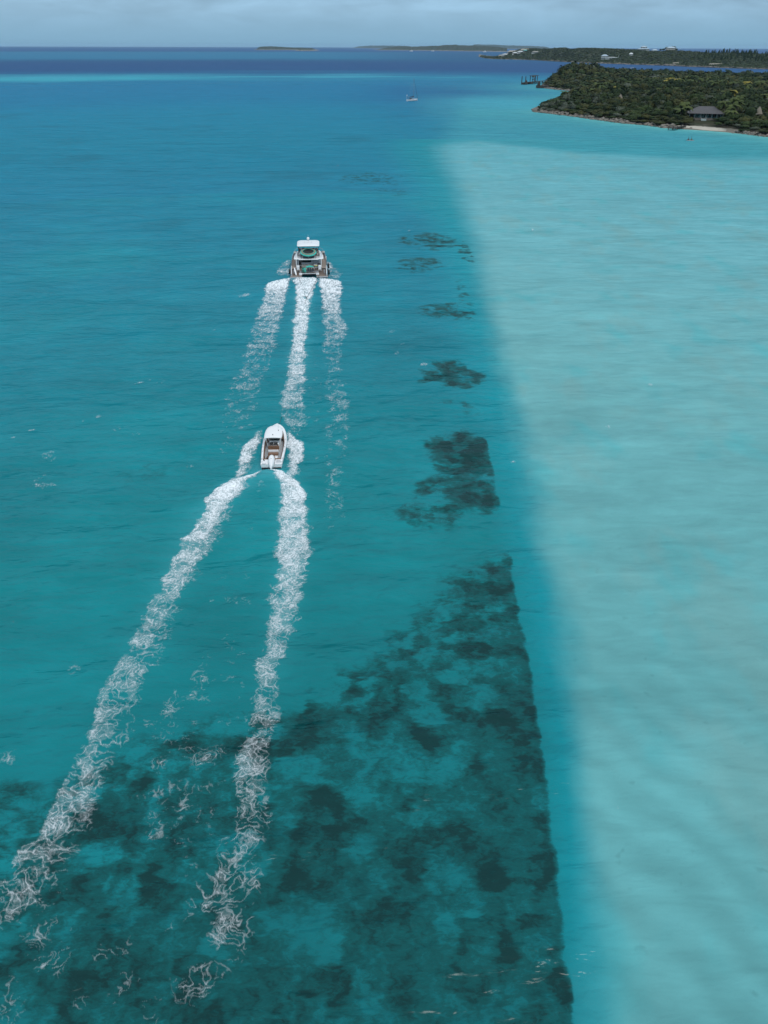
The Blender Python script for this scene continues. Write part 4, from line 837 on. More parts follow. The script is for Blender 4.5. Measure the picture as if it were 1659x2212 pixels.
o = empty('cottage', (H_GREY.x, H_GREY.y, ground_at(H_GREY.x, H_GREY.y)), math.radians(18)); tag(o, 'small steep dark grey roof poking out of the bushes by the palm grove', 'house'); MB().box((0, 0, 1.4), (7.5, 7, 3.2)).build('wall', M_CREAM, o); windows(o, 7.5, 7, 1.8, 3)
m = MB(); m.add([(-4.6, -4.3, 2.9), (4.6, -4.3, 2.9), (4.6, 4.3, 2.9), (-4.6, 4.3, 2.9), (-3.4, 0, 6.2), (3.4, 0, 6.2)], [(0, 1, 5, 4), (1, 2, 5), (2, 3, 4, 5), (3, 0, 4), (3, 2, 1, 0)]); m.build('roof', M_ROOFG, o); MB().tube([(-3.5, -.3, 6.25), (-4.4, -3.5, 3.6)], .16, 6).build('gable_trim', M_WHITEP, o)
for H_, lab in ((HUT_A, 'conical thatched hut in the bushes left of the bungalow'), (HUT_B, 'conical thatched hut at the right edge of the island')):
    o = empty('thatched_hut', (H_.x, H_.y, ground_at(H_.x, H_.y))); tag(o, lab, 'hut'); m = MB()
    m.rings([[(rad * (1 + .05 * math.sin(5 * a_)) * math.cos(a_), rad * (1 + .05 * math.sin(5 * a_)) * math.sin(a_), z_) for a_ in (2 * math.pi * k_ / 18 for k_ in range(18))] for rad, z_ in ((2.3, 2.3), (2.5, 2.5), (1.9, 3.7), (1.2, 5.0), (.45, 6.1), (.05, 6.6))]); m.build('thatch_roof', M_THATCH, o)
    for k_ in range(6): MB().tube([(2.0 * math.cos(k_ * 1.047), 2.0 * math.sin(k_ * 1.047), -.3), (2.0 * math.cos(k_ * 1.047), 2.0 * math.sin(k_ * 1.047), 2.7)], .11, 6).build('post', M_WOOD, o)
    MB().prism([(2.1 * math.cos(k_ * .52), 2.1 * math.sin(k_ * .52)) for k_ in range(12)], -.2, .25).build('floor_deck', M_DECK, o)
p = H_FARROOF; o = empty('pavilion', (p.x, p.y, ground_at(p.x, p.y) + 1), rfacing(p)); tag(o, 'beige hip-roofed pavilion beside the channel at the back of the near island', 'house'); MB().box((0, 0, 1.5), (17, 12, 4)).build('wall', M_CREAM, o); windows(o, 17, 12, 2, 5); m = MB(); hip(m, 18, 13, 3.6, 5.0, 1.0, .08); m.build('roof', M_ROOFT, o)
MB().tube([(8, 3, 8.2), (15, 3, 9.4)], .3, 5).build('ridge_pole', M_CREAM, o)
for H_, w, lab in ((H_WHITE1, 20, 'long bright white wall glimpsed above the headland bushes'), (H_WHITE2, 15, 'row of bright white huts glimpsed at the back of the island')):
    o = empty('house', (H_.x, H_.y, ground_at(H_.x, H_.y) + .5), rfacing(H_)); tag(o, lab, 'house'); MB().box((0, 0, 2), (w, 8, 6)).build('wall', M_WALL, o); windows(o, w, 8, 3.6, 5, 1.2, 1.0); m = MB(); hip(m, w, 8, 5.0, 1.6, .6, .7); m.build('roof', M_ROOFW, o)
for px, py, lab in ((1415, 205, 'small white dome tank among the bushes'), (1493, 161, 'white round tank on the back of the near island')):
    p = at(px, py, 3); o = empty('water_tank', (p.x, p.y, ground_at(p.x, p.y))); tag(o, lab, 'tank'); MB().ball((0, 0, 3.6), 1.5, 14, 9, (1, 1, .8)).build('dome', M_ROOFW, o); MB().tube([(0, 0, -.3), (0, 0, 3.4)], 1.35, 14).build('drum', M_WALL, o)
p = at(1235, 233, 2.2); o = empty('garden_fence', (p.x, p.y, ground_at(p.x, p.y) + .6), -.3); tag(o, 'low green rail fence in the bushes of the point', 'fence')
for k_ in range(6): MB().box((k_ * 2.4 - 6, 0, 1.6), (.16, .16, 3.2)).build('post', M_TEALW, o)
for z_ in (2.5, 3.1): MB().box((0, -.1, z_), (12.4, .08, .14)).build('rail', M_TEALW, o)

# timber jetty at the beach
A0 = at(1448, 281.5); B0 = at(1508, 273.2); jd = B0 - A0; o = empty('jetty', (A0.x, A0.y, 0), math.atan2(jd.y, jd.x)); JL = jd.length; tag(o, 'dark timber jetty running from the beach over shallow water', 'jetty')
n_pl = int(JL / .42)
pl = MB().box((0, 0, 1.35), (.36, 2.6, .10)).mesh('deck_plank', M_WOOD)
for k_ in range(n_pl): link('deck_plank', pl, o, (k_ * .42 + .2, random.uniform(-.04, .04), random.uniform(-.015, .015)))
pm = MB().tube([(0, 0, -1.5), (0, 0, 1.95)], .16, 8).mesh('pile', M_WOOD, True)
for k_ in range(int(JL / 5) + 1):
    for s in (-1.45, 1.45): link('pile', pm, o, (k_ * 5.0 + .3, s, 0))
for s in (-1.1, 1.1): MB().box((JL / 2, s, 1.18), (JL, .18, .22)).build('beam', M_WOOD, o)
MB().box((2.0, 0, 1.30), (4.0, 4.6, .14)).build('landing_stage', M_WOOD, o)

# long pier off the headland, with its gantry
A0 = at(1129, 183); B0 = at(1181, 178.3); jd = B0 - A0; JL = jd.length; o = empty('pier', (A0.x, A0.y, 0), math.atan2(jd.y, jd.x)); tag(o, 'ruined dark timber pier with a tall gantry off the headland', 'pier')
MB().box((JL / 2 + 3, 0, 2.3), (JL - 6, 3.2, .45)).build('deck', M_WOOD, o)
pm2 = MB().tube([(0, 0, -2), (0, 0, 2.6)], .42, 8).mesh('pile', M_WOOD, True)
for k_ in range(8):
    for s in (-1.5, 1.5): link('pile', pm2, o, (JL * (.12 + k_ * .125), s, 0))
sc_ = JL / 51.0
for s in (-2.5, 2.5): MB().tube([(0, s, -2), (0, s, 9.2)], [.75, .5], 8).build('tall_pile', M_WOOD, o, loc=(1.5 * sc_, 0, 0))
for x_ in (17.2, 22.8, 26.5): MB().tube([(x_ * sc_, -1.8, 0), (x_ * sc_, -1.8, 9)], .45, 8).build('gantry_post', M_WOOD, o); MB().tube([(x_ * sc_, 1.8, 0), (x_ * sc_, 1.8, 9)], .45, 8).build('gantry_post', M_WOOD, o)
MB().box((22 * sc_, 0, 9), (12.5 * sc_, 4.4, .5)).build('gantry_beam', M_WOOD, o)
MB().box((20.3 * sc_, 0, 8.0), (3.2, 3.0, 1.3)).build('winch_housing', M_CREAM, o, bevel=.2); MB().tube([(20.3 * sc_, 0, 7.6), (20.3 * sc_, 0, 5.4)], .12, 6).build('hoist_cable', M_WOOD, o); MB().box((20.3 * sc_, 0, 5.0), (2.6, 1.6, .9)).build('hoist_hook', M_WOOD, o, bevel=.2)
for x_, w_ in ((4.2, 5.4), (15, 4.5)): MB().box((x_ * sc_, 0, 1.1), (w_ * sc_, 5, 2.0)).build('fender_block', M_WOOD, o, bevel=.25)
MB().ball((6.6 * sc_, 0, 3.4), 1.4, 10, 7).build('bollard', M_WOOD, o)
A0 = at(1160.5, 190.5); o = empty('landing_stage', (A0.x, A0.y, 0), 0); tag(o, 'dark square landing stage at the foot of the headland rocks', 'dock'); MB().box((9, 2, 1.6), (19, 9, 2.4)).build('platform', M_WOOD, o); MB().box((1.2, -1, 4.4), (2.8, 3, 4.0)).build('stair_tower', M_WOOD, o)
for k_ in range(5): MB().tube([(k_ * 4.4 + .4, -2.4, -2), (k_ * 4.4 + .4, -2.4, 3.6)], .35, 7).build('pile', M_WOOD, o)
MB().box((12, 2, 3.8), (13, .4, .4)).build('rail', M_WOOD, o)

# ------------------------------------------------------------------ boats
M_GEL = mat('white_gelcoat', (.80, .81, .82), .28, var=.02, scale=1.5, spec=.5)
M_GEL2 = mat('grey_gelcoat', (.50, .52, .54), .45, var=.05, scale=2)
M_FLOOR = mat('grey_nonskid', (.47, .49, .51), .85, var=.06, scale=14)
M_BROWN = mat('brown_vinyl', (.20, .105, .06), .55, var=.12, scale=6)
M_HULLD = mat('dark_blue_hull', (.035, .05, .07), .3, var=.1, scale=1)
M_BLACK = mat('black_rubber', (.014, .014, .016), .6, var=.1)
M_TEAK = mat('grey_teak', (.235, .185, .155), .8, scale=6, var=.15)
M_TAN = mat('tan_deck', (.30, .245, .205), .85, scale=4, var=.1)
M_STEEL = mat('steel_rail', (.55, .57, .6), .25, metal=.9, var=.05)
M_DRAIL = mat('dark_rail', (.03, .035, .045), .4, var=.1)
M_TEALV = mat('teal_pvc', (.05, .48, .40), .5, var=.06)
M_BROWNV = mat('tan_pvc', (.30, .19, .12), .6, var=.1)
M_YEL = mat('yellow_cushion', (.48, .47, .14), .7, var=.1)
M_CUSH = mat('cream_cushion', (.52, .49, .44), .8, var=.08)
M_SHADE = mat('transom_shade', (.012, .02, .03), .6, var=.1)
M_ROPE = mat('tow_rope', (.04, .05, .05), .9, var=.1)

# --- open motorboat; local x right, y forward, z up, origin under the transom
def motorboat(loc, rz):
    o = empty('motorboat', loc, rz); tag(o, 'white open motorboat with brown seats and a white hardtop, towed behind the catamaran', 'boat')
    LB = 9.2
    def half(t): return float(np.interp(t, [0, .1, .3, .5, .65, .78, .88, .95, .985, 1], [1.16, 1.22, 1.33, 1.40, 1.37, 1.20, .93, .60, .33, .04]))
    def gun(t): return .80 + .50 * t ** 1.8
    ts = [0, .06, .14, .24, .34, .44, .54, .64, .73, .81, .88, .94, .975, 1]
    rs = []
    for t in ts:
        y = LB * t; w = half(t); g = gun(t); rk = .55 * max(0, t - .6) ** 1.5      # bow overhang grows towards the stem
        ch = w * (.90 - .25 * t ** 3); keel = -.42 + .75 * max(0, (t - .75) / .25) ** 1.6
        rs.append([(-w, y + rk, g), (-w * .985, y + rk * .8, g - .22), (-ch, y, .05 + .35 * t ** 3), (0, y - .05 * t, keel), (ch, y, .05 + .35 * t ** 3), (w * .985, y + rk * .8, g - .22), (w, y + rk, g)])
    m = MB(); m.rings(rs, caps=False, closed=False)
    n7 = 7; m.add(rs[0], [(0, 1, 2, 3, 4, 5, 6)]); hull = m.build('hull', M_GEL, o)
    st = MB().rings([[(x * 1.006, y + (0 if x else 0), z - .02) for x, y, z in ((r[1]), (r[2]))] for r in rs], caps=False, closed=False)
    m = MB(); m.rings([[(s * (half(t) * 1.012 + .01), LB * t + .55 * max(0, t - .6) ** 1.5, gun(t) - .10 + dz) for dz in (0, .07)] for s in (1,) for t in ts], caps=False, closed=False); m.rings([[(-(half(t) * 1.012 + .01), LB * t + .55 * max(0, t - .6) ** 1.5, gun(t) - .10 + dz) for dz in (0, .07)] for t in ts], caps=False, closed=False); m.build('rub_rail', M_GEL2, o)
    MB().box((0, -.03, .10), (2.16, .10, .62)).build('shade_strip', M_SHADE, o)  # near-black strip that stands for the shadow under the transom
    # covering boards round the cockpit and the foredeck
    ins = [(t, max(half(t) - .23 - .08 * (t > .6), 0)) for t in ts]; ck = [q for q in ins if .05 <= q[0] <= .88]
    m = MB(); L1 = []; 
    for s in (-1, 1):
        m.rings([[(s * half(t), LB * t + .55 * max(0, t - .6) ** 1.5, gun(t)), (s * (half(t) - .05), LB * t + .55 * max(0, t - .6) ** 1.5, gun(t) + .05), (s * w_, LB * t, gun(t) + .05), (s * w_, LB * t, gun(t) - .04)] for t, w_ in ck], caps=False, closed=False)
    m.build('gunwale', M_GEL, o)
    m = MB(); m.rings([[(-half(t) + .0, LB * t + .55 * max(0, t - .6) ** 1.5, gun(t)), (-half(t) * .6, LB * t + .4 * max(0, t - .6) ** 1.5, gun(t) + .07), (half(t) * .6, LB * t + .4 * max(0, t - .6) ** 1.5, gun(t) + .07), (half(t), LB * t + .55 * max(0, t - .6) ** 1.5, gun(t))] for t in (.88, .94, .975, 1)], caps=False, closed=False)
    m.box((0, LB * .88 - .02, gun(.88) - .3), (half(.88) * 1.75, .05, .7)); m.build('foredeck', M_GEL, o)
    m = MB(); m.prism([(-w_, LB * t) for t, w_ in ck if t > .1] + [(w_, LB * t) for t, w_ in reversed(ck) if t > .1], .30, .36); m.build('cockpit_floor', M_FLOOR, o)
    m = MB()
    for s in (-1, 1): m.rings([[(s * w_, LB * t, gun(t) + .04), (s * (w_ - .10), LB * t, gun(t) - .02), (s * (w_ - .10), LB * t, .36 if t > .6 else gun(t) - .30)] for t, w_ in ck if .13 < t < .83], caps=False, closed=False)
    m.build('coaming_padding', M_BROWN, o)
    m = MB()
    for s in (-1, 1): m.rings([[(s * (w_ - .06), LB * t, gun(t) - .25), (s * (w_ - .06), LB * t, .36)] for t, w_ in ck if .13 < t < .86], caps=False, closed=False)
    m.build('inner_side', M_GEL2, o)
    # transom deck with well, hatches and swim steps
    m = MB(); m.box((-.78, .62, .70), (.84, 1.06, .24)); m.box((.78, .62, .70), (.84, 1.06, .24)); m.box((0, .98, .50), (.75, .34, .26)); m.box((0, .62, .40), (2.2, 1.05, .32)); m.build('transom_deck', M_GEL, o, bevel=.05)
    MB().box((-.80, .12, .46), (.36, .18, .34)).build('boarding_ladder_box', M_GEL2, o, bevel=.03)
    MB().tube([(-.95, .28, .84), (-.95, .02, .86), (-.65, .02, .86), (-.65, .28, .84)], .022, 6).build('ladder_rail', M_STEEL, o)
    m = MB(); m.box((.82, .62, .825), (.62, .62, .012)); m.build('deck_hatch', M_GEL2, o)
    for s in (-1, 1):
        for y_ in (1.1, 1.32): MB().tube([(s * 1.13, y_, gun(.12) + .04), (s * 1.13, y_, gun(.12) + .075)], .045, 8).build('rod_holder', M_BLACK, o)
        for y_ in (2.9, 3.9, 5.6): MB().box((s * (half(y_ / LB) - .12), y_, gun(y_ / LB) + .07), (.05, .2, .05)).build('cleat', M_STEEL, o, bevel=.015)
    # aft bench, seats
    m = MB(); m.box((.62, 1.32, .60), (.95, .30, .42)); m.box((-.82, 1.32, .60), (.46, .30, .42)); m.build('aft_bench', M_BROWN, o, bevel=.08)
    m = MB(); m.box((.05, 2.10, .50), (1.02, .86, .36)); m.build('seat_base', M_GEL, o, bevel=.05)
    MB().box((.56, 1.86, .72), (.10, .80, .16)).build('armrest', M_BROWN, o, bevel=.03, rot=(0, 0, .2)); MB().box((-.50, 1.90, .72), (.10, .74, .16)).build('armrest', M_BROWN, o, bevel=.03)
    m = MB(); m.box((.03, 2.48, .80), (1.16, .46, .26)); m.build('rear_seat', M_BROWN, o, bevel=.06)
    MB().box((.03, 2.80, .90), (1.16, .10, .5)).build('seat_divider', M_GEL, o, bevel=.03)
    MB().box((.03, 3.05, .92), (1.14, .50, .22)).build('helm_seat', M_BROWN, o, bevel=.06); MB().box((.03, 3.36, 1.14), (1.28, .16, .44), rx=-.12).build('seat_back', M_BROWN, o, bevel=.06)
    for x_ in (-.29, .35): MB().box((x_, 3.36, 1.32), (.5, .2, .12)).build('headrest', M_BROWN, o, bevel=.05)
    # helm console, screens, wheel, windscreen
    m = MB(); m.box((.05, 4.65, .78), (1.22, 1.25, 1.0), top=.88); m.build('console', M_GEL, o, bevel=.07)
    for x_ in (-.28, .22): c_ = MB().box((x_, 4.08, 1.32), (.42, .05, .28), rx=-.5).build('screen', M_BLACK, o)
    for k_, x_ in enumerate((-.42, -.3, -.18, .02, .14, .30, .44)): MB().box((x_, 4.02, 1.12 + .03 * (k_ % 2)), (.07, .04, .06), rx=-.5).build('switch', M_BLACK, o)
    MB().torus((-.20, 3.95, 1.12), .19, .018, 18, 6, math.radians(62)).build('steering_wheel', M_BLACK, o); MB().box((.46, 4.0, 1.14), (.10, .12, .18)).build('throttle', M_BLACK, o, bevel=.02)
    MB().box((.05, 4.78, 1.62), (1.10, .03, .66), rx=.25).build('windscreen', M_GLASSD, o)
    # forward lounge
    m = MB(); m.box((0.05, 5.75, .58), (1.0, .9, .5)); m.build('console_seat', M_BROWN, o, bevel=.06)
    for s in (-1, 1):
        m = MB(); m.rings([[(s * (half(t) - .22), LB * t, .72), (s * (half(t) - .68), LB * t, .72), (s * (half(t) - .68), LB * t, .36)] for t in (.70, .74, .78, .82, .86)], caps=False, closed=False); m.build('bow_seat', M_BROWN, o)
    MB().box((0, 7.05, .56), (.9, .5, .4)).build('bow_cushion', M_BROWN, o, bevel=.06)
    # hardtop on its frame
    n = 9; pts_ = []
    outl = [(-.96, 3.62), (-1.03, 4.1), (-1.02, 4.9), (-.95, 5.6), (-.80, 6.15), (-.48, 6.48), (0, 6.56), (.48, 6.48), (.80, 6.15), (.95, 5.6), (1.02, 4.9), (1.03, 4.1), (.96, 3.62), (.5, 3.52), (0, 3.48), (-.5, 3.52)]
    def dome(x, y): return .16 * (1 - (x / 1.04) ** 2) + .05 * math.sin((y - 3.5) / 3.6 * math.pi)
    m = MB(); ring = lambda k, z: [(x * k, 5.0 + (y - 5.0) * k, z + dome(x * k, 5.0 + (y - 5.0) * k)) for x, y in outl]
    m.rings([ring(.97, 2.13), ring(1, 2.17), ring(1, 2.22), ring(.95, 2.26), ring(.7, 2.26), ring(.35, 2.26), ring(.02, 2.26)]); m.build('hardtop', M_GEL, o)
    for s in (-1, 1):
        MB().tube([(s * .62, 4.15, .5), (s * .78, 4.1, 1.4), (s * .80, 3.9, 2.2)], .032, 7).build('top_post', M_GEL, o)
        MB().tube([(s * .60, 5.3, .5), (s * .74, 5.5, 1.4), (s * .76, 5.6, 2.2)], .032, 7).build('top_post', M_GEL, o)
    MB().tube([(.52, 5.25, 2.36), (.50, 5.8, 3.1)], .010, 6).build('antenna', M_GEL2, o); MB().tube([(.53, 5.16, 2.36), (.53, 5.16, 2.5)], .045, 8).build('antenna_base', M_BLACK, o)
    MB().tube([(-.02, 4.0, 2.40), (-.02, 4.0, 2.55)], .04, 8).build('anchor_light', M_BLACK, o)
    MB().ball((.74, 5.5, 2.30), .02, 6, 5).build('cap_stud', M_BLACK, o)
    # outboard: bracket, leg, tilted cowling
    m = MB(); m.box((0, .22, .44), (.54, .6, .36)); m.build('engine_bracket', M_GEL2, o, bevel=.05)
    m = MB(); cs = []
    for t, w_, h_ in ((0, .20, .20), (.08, .32, .34), (.3, .38, .42), (.6, .34, .40), (.85, .24, .30), (1, .13, .14)):
        c = Vector((0, 1.15 - 1.65 * t, 1.12 - .40 * t)); cs.append([c + Vector((w_ * math.cos(a_) * (1 if abs(math.cos(a_)) < .9 else .98), .05 * math.sin(a_), h_ * math.sin(a_) * (1.0 if math.sin(a_) > 0 else 1.1))) for a_ in (2 * math.pi * k_ / 14 for k_ in range(14))])
    m.rings(cs); cw = m.build('engine_cowling', M_GEL, o); MB().tube([(0, .95, 1.5), (0, .95, 1.53)], .03, 8).build('cowl_latch', M_BLACK, cw); MB().tube([(0, .35, 1.30), (0, .35, 1.36)], .03, 8).build('cowl_latch', M_BLACK, cw)
    m = MB(); m.rings([[(x_ * w_, y_ + dy, z_) for x_, dy in ((-1, .16), (1, .16), (.5, -.2), (-.5, -.2))] for w_, y_, z_ in ((.17, -.18, .85), (.15, -.30, .5), (.09, -.40, .1), (.05, -.45, -.45))]); m.build('engine_leg', M_GEL, o)
    m = MB(); m.box((0, -.50, .12), (.30, .50, .03)); m.build('cavitation_plate', M_GEL2, o)
    MB().box((-.9, .95, .86), (.10, .4, .04), rz=.4).build('fender_strap', M_BLACK, o)
    MB().add([(-1.0, 1.45, .38), (-.78, 1.5, .38), (-.92, 1.95, .95)], [(0, 1, 2), (2, 1, 0)]).box((-.62, 1.72, .55), (.12, .7, .4), rz=-.35).build('black_bag', M_BLACK, o)
    return o
S_ = at(585.5, 1003.5, .35); BR = math.atan2(.42, 8.9)
B_LOC = (-12.55, 71.75, -.04); motorboat(B_LOC, BR)

# --- power catamaran; local x right, y forward, origin on the waterline between the sterns
def catamaran(loc, rz):
    o = empty('catamaran', loc, rz); tag(o, 'large white power catamaran with a round trampoline on its upper deck', 'boat'); LC = 14.6
    def deckz(t): return 1.45 + .75 * t ** 1.6
    ts = [0, .05, .15, .3, .45, .6, .72, .82, .9, .96, 1]
    for s in (-1, 1):
        rs = []
        for t in ts:
            y = 2.95 + (LC - 2.95) * t; cx = s * 2.72; ow = .98 * (1 - max(0, t - .55) ** 2 * 3.2); iw = .88 * (1 - max(0, t - .5) ** 2 * 3.6); ow = max(ow, .06); iw = max(iw, .06); z = deckz(t)
            rs.append([(cx - iw * s, y, z), (cx - iw * s * .92, y, .8), (cx - iw * s * .55, y, -.1), (cx, y, -.55 + .4 * t ** 4), (cx + ow * s * .75, y, -.05), (cx + ow * s * .97, y, .8), (cx + ow * s * (1.0), y, z)])
        m = MB(); m.rings(rs, caps=True, closed=True); m.build('hull', M_HULLD, o)
        m = MB(); m.box((s * 2.72, 1.5, .08), (1.80, 3.0, .55)); m.build('stern_step', M_HULLD, o)
        sp_ = MB().box((s * 2.66, .84, .42), (2.28, 1.9, .12)).build('swim_platform', M_TEAK, o, bevel=.02)
        MB().box((s * 2.66, -.13, .40), (2.34, .10, .20)).build('platform_edge', M_GEL2, sp_, bevel=.03)
        for k_ in range(5): MB().box((s * 2.66, 1.78 + .26 * k_ + .13 * (4 - k_) * 0, .50 + .10 * k_), (1.7, .27, .26 + .2 * k_)).build('stair_tread', M_TEAK, o)
        # side bulwark wings beside the steps and the tan side deck
        m = MB(); m.rings([[(s * 3.42, y, .45), (s * 3.70, y, .45), (s * 3.68, y, z), (s * 3.46, y, z)] for y, z in ((.55, .95), (1.5, 1.50), (3.0, 1.58))]); m.build('bulwark', M_GEL2, o)
        m = MB(); m.rings([[(s * (2.55 if y < 11.5 else 2.2), y, z + .02), (s * w_, y, z + .02)] for y, z, w_ in ((2.4, 1.50, 3.66), (5, 1.56, 3.66), (8, 1.66, 3.62), (10.4, 1.82, 3.4), (12.2, 1.98, 3.14), (13.8, 2.14, 2.85))], caps=False, closed=False)
        d_ = m.build('side_deck', M_TAN, o)
        if s > 0: d_.data.flip_normals()
        m = MB(); m.rings([[(s * (w_ + .03), y, z - .04), (s * (w_ + .03), y, z + .16), (s * (w_ - .09), y, z + .16), (s * (w_ - .09), y, z - .04)] for y, z, w_ in ((3.0, 1.54, 3.66), (5, 1.58, 3.66), (8, 1.68, 3.62), (10.4, 1.84, 3.4), (12.2, 2.0, 3.14), (13.8, 2.16, 2.85))]); m.build('toe_rail', M_HULLD, o)
        # bow rail: stanchions under a steel top rail
        rp = [(s * 3.55, 8.6), (s * 3.36, 10.4), (s * 3.10, 12.2), (s * 2.82, 13.7), (s * 2.3, 14.5)]
        rl = MB().tube([(x_, y_, 1.62 + .065 * (y_ - 7) + .78) for x_, y_ in rp], .035, 6).build('guard_rail', M_STEEL, o)
        for x_, y_ in rp: MB().tube([(x_, y_, 1.6 + .065 * (y_ - 7)), (x_, y_, 1.62 + .065 * (y_ - 7) + .78)], .025, 6).build('stanchion', M_STEEL, rl)
        MB().tube([(s * 3.55, 8.6, 2.5), (s * 3.6, 8.0, 1.7)], .03, 6).build('stanchion', M_STEEL, rl)
        MB().box((s * 3.1, 13.2, 2.25), (.5, 1.4, .10)).build('bow_cushion', M_CUSH, o, bevel=.04)
        # white lockers at the cockpit corners and the pillars that carry the upper deck
        m = MB(); m.box((s * 2.22, 2.55, 1.50), (.62, .75, 1.15), top=.92); lk = m.build('corner_locker', M_GEL, o, bevel=.07); MB().box((s * 2.22, 2.165, 1.25), (.26, .02, .16)).build('vent', M_BLACK, lk)
        MB().box((s * 2.55, 3.6, 2.2), (.16, .55, 1.7)).build('pillar', M_GEL, o, bevel=.04)
        MB().tube([(s * 3.58, 2.45, 1.5), (s * 3.58, 2.45, 2.05)], .09, 10).build('mooring_post', M_GEL, o)
        MB().tube([(s * 3.1, 1.9, .5), (s * 3.1, 1.9, 1.35)], .10, 8).build('dive_bottle', M_GEL2, o)
    # fenders hanging over the sides
    for x_, y_, z_ in ((4.02, 2.0, .75), (4.02, 6.6, .95), (-3.98, 3.2, .75)): f_ = MB().torus((0, 0, 0), .34, .20, 18, 8, math.pi / 2).build('fender', M_BLACK, o, loc=(x_, y_, z_), rot=(0, 0, math.pi / 2)); MB().tube([(-.0, 0, .4), (.0, 0, .9)], .02, 5).build('fender_line', M_ROPE, f_)
    # bridge deck, cross beam and lifting platform between the sterns
    m = MB(); m.box((0, 7.2, .98), (3.9, 10.4, .42)); m.build('bridge_deck', M_GEL2, o)
    MB().box((0, 13.2, 1.75), (4.4, 1.6, .4)).build('fore_beam', M_GEL2, o, bevel=.05)
    MB().box((0, 3.4, 1.21), (4.9, 3.0, .06)).build('cockpit_floor', M_TEAK, o)
    MB().box((0, 1.05, .82), (2.9, .26, .16)).build('cross_beam', M_GEL2, o, bevel=.03)
    MB().box((0, 1.55, .80), (2.9, .9, .08)).build('lift_platform', M_TEAK, o)
    for s in (-1, 1): MB().box((s * 1.72, 1.0, .74), (.62, .42, .42)).build('davit_box', M_GEL, o, bevel=.05)
    rl = MB().tube([(-1.5, 1.25, 1.62), (-1.5, .98, 1.62), (1.62, .98, 1.62), (1.62, 1.25, 1.62)], .028, 6).build('stern_rail', M_DRAIL, o)
    MB().tube([(-1.5, .98, 1.26), (1.62, .98, 1.26)], .02, 6).build('mid_rail', M_DRAIL, rl)
    for k_ in range(6): MB().tube([(-1.5 + .624 * k_, .98, .88), (-1.5 + .624 * k_, .98, 1.62)], .024, 6).build('stanchion', M_DRAIL, rl)
    # saloon
    m = MB(); m.rings([[(-2.35, 4.9, 1.2), (2.35, 4.9, 1.2), (2.35, 11.2, 1.3), (-2.35, 11.2, 1.3)], [(-2.28, 4.95, 3.0), (2.28, 4.95, 3.0), (2.05, 10.6, 3.0), (-2.05, 10.6, 3.0)]]); sal = m.build('saloon', M_GEL, o, bevel=.08)
    MB().box((-.45, 4.87, 2.05), (1.9, .06, 1.6)).build('saloon_door', M_GLASSD, o); MB().box((1.05, 4.86, 2.0), (.95, .08, 1.3)).build('door_panel', M_GEL2, o); MB().box((-1.75, 4.87, 2.2), (.6, .06, 1.1)).build('saloon_window', M_GLASSD, o)
    MB().box((1.85, 4.80, 2.2), (.55, .06, 1.1)).build('saloon_window', M_GEL2, o)
    for s in (-1, 1): MB().box((s * 2.33, 7.8, 2.35), (.05, 4.6, .7)).build('side_window', M_GLASSD, o, rot=(0, 0, 0))
    MB().box((0, 11.0, 2.35), (3.9, .06, .8), rx=.35).build('front_window', M_GLASSD, o)
    # cockpit furniture
    sf = MB().box((-.35, 4.35, 1.55), (2.4, .5, .55)).build('sofa', M_CUSH, o, bevel=.06); MB().box((-.35, 4.62, 1.95), (2.4, .18, .5)).build('sofa_back', M_GEL2, sf, bevel=.05)
    MB().box((1.35, 3.9, 1.62), (.8, .7, .8)).build('galley_unit', M_GEL2, o, bevel=.04)
    MB().box((.2, 2.35, 1.50), (1.8, .8, .5)).build('bench', M_CUSH, o, bevel=.06)
    MB().ball((2.0, 3.9, 1.8), .42, 10, 7, (1.1, .9, .9)).build('black_bag', M_BLACK, o)
    # stacked chairs, table and teal gear behind the rail
    for k_, x_ in enumerate((-.15, .30, .80)):
        c_ = MB().box((x_, 1.55, 1.30), (.36, .36, .05)).build('chair_seat', M_HULLD, o); MB().box((x_, 1.75, 1.55), (.36, .04, .45)).build('chair_back', M_HULLD, c_)
        for a_, b_2 in ((-.15, -.15), (.15, -.15), (-.15, .15), (.15, .15)): MB().tube([(x_ + a_, 1.55 + b_2, .84), (x_ + a_, 1.55 + b_2, 1.3)], .018, 5).build('chair_leg', M_STEEL, c_)
    # upper deck slab with a notched trailing edge
    outl = [(-1.95, 3.05), (1.95, 3.05), (2.25, 3.45), (2.85, 3.5), (3.05, 3.75), (3.0, 5.5), (2.78, 8.2), (2.3, 10.6), (1.6, 11.4), (-1.6, 11.4), (-2.3, 10.6), (-2.78, 8.2), (-3.0, 5.5), (-3.05, 3.75), (-2.85, 3.5), (-2.25, 3.45)]
    MB().prism(outl, 3.02, 3.22).build('upper_deck', M_GEL, o, bevel=.07)
    for s in (-1, 1):
        m = MB(); m.rings([[(s * 2.75, y, 3.2), (s * 2.55, y, 3.62), (s * 2.38, y, 3.62), (s * 2.3, y, 3.2)] for y in (4.2, 6.2, 8.2)]); c_ = m.build('coaming', M_GEL, o)
        for k_ in range(3): MB().box((s * 2.66, 5.0 + k_ * 1.1, 3.44), (.04, .75, .14), ).build('coaming_vent', M_GEL2, c_, )
    MB().box((0, 6.9, 3.25), (4.4, 5.6, .05)).build('upper_floor', M_FLOOR, o)
    m = MB(); m.rings([[(-2.2, 9.2, 3.2), (2.2, 9.2, 3.2), (1.9, 10.8, 3.2), (-1.9, 10.8, 3.2)], [(-2.0, 9.3, 4.0), (2.0, 9.3, 4.0), (1.7, 10.0, 3.9), (-1.7, 10.0, 3.9)]]); m.build('helm_console', M_GEL, o, bevel=.06)
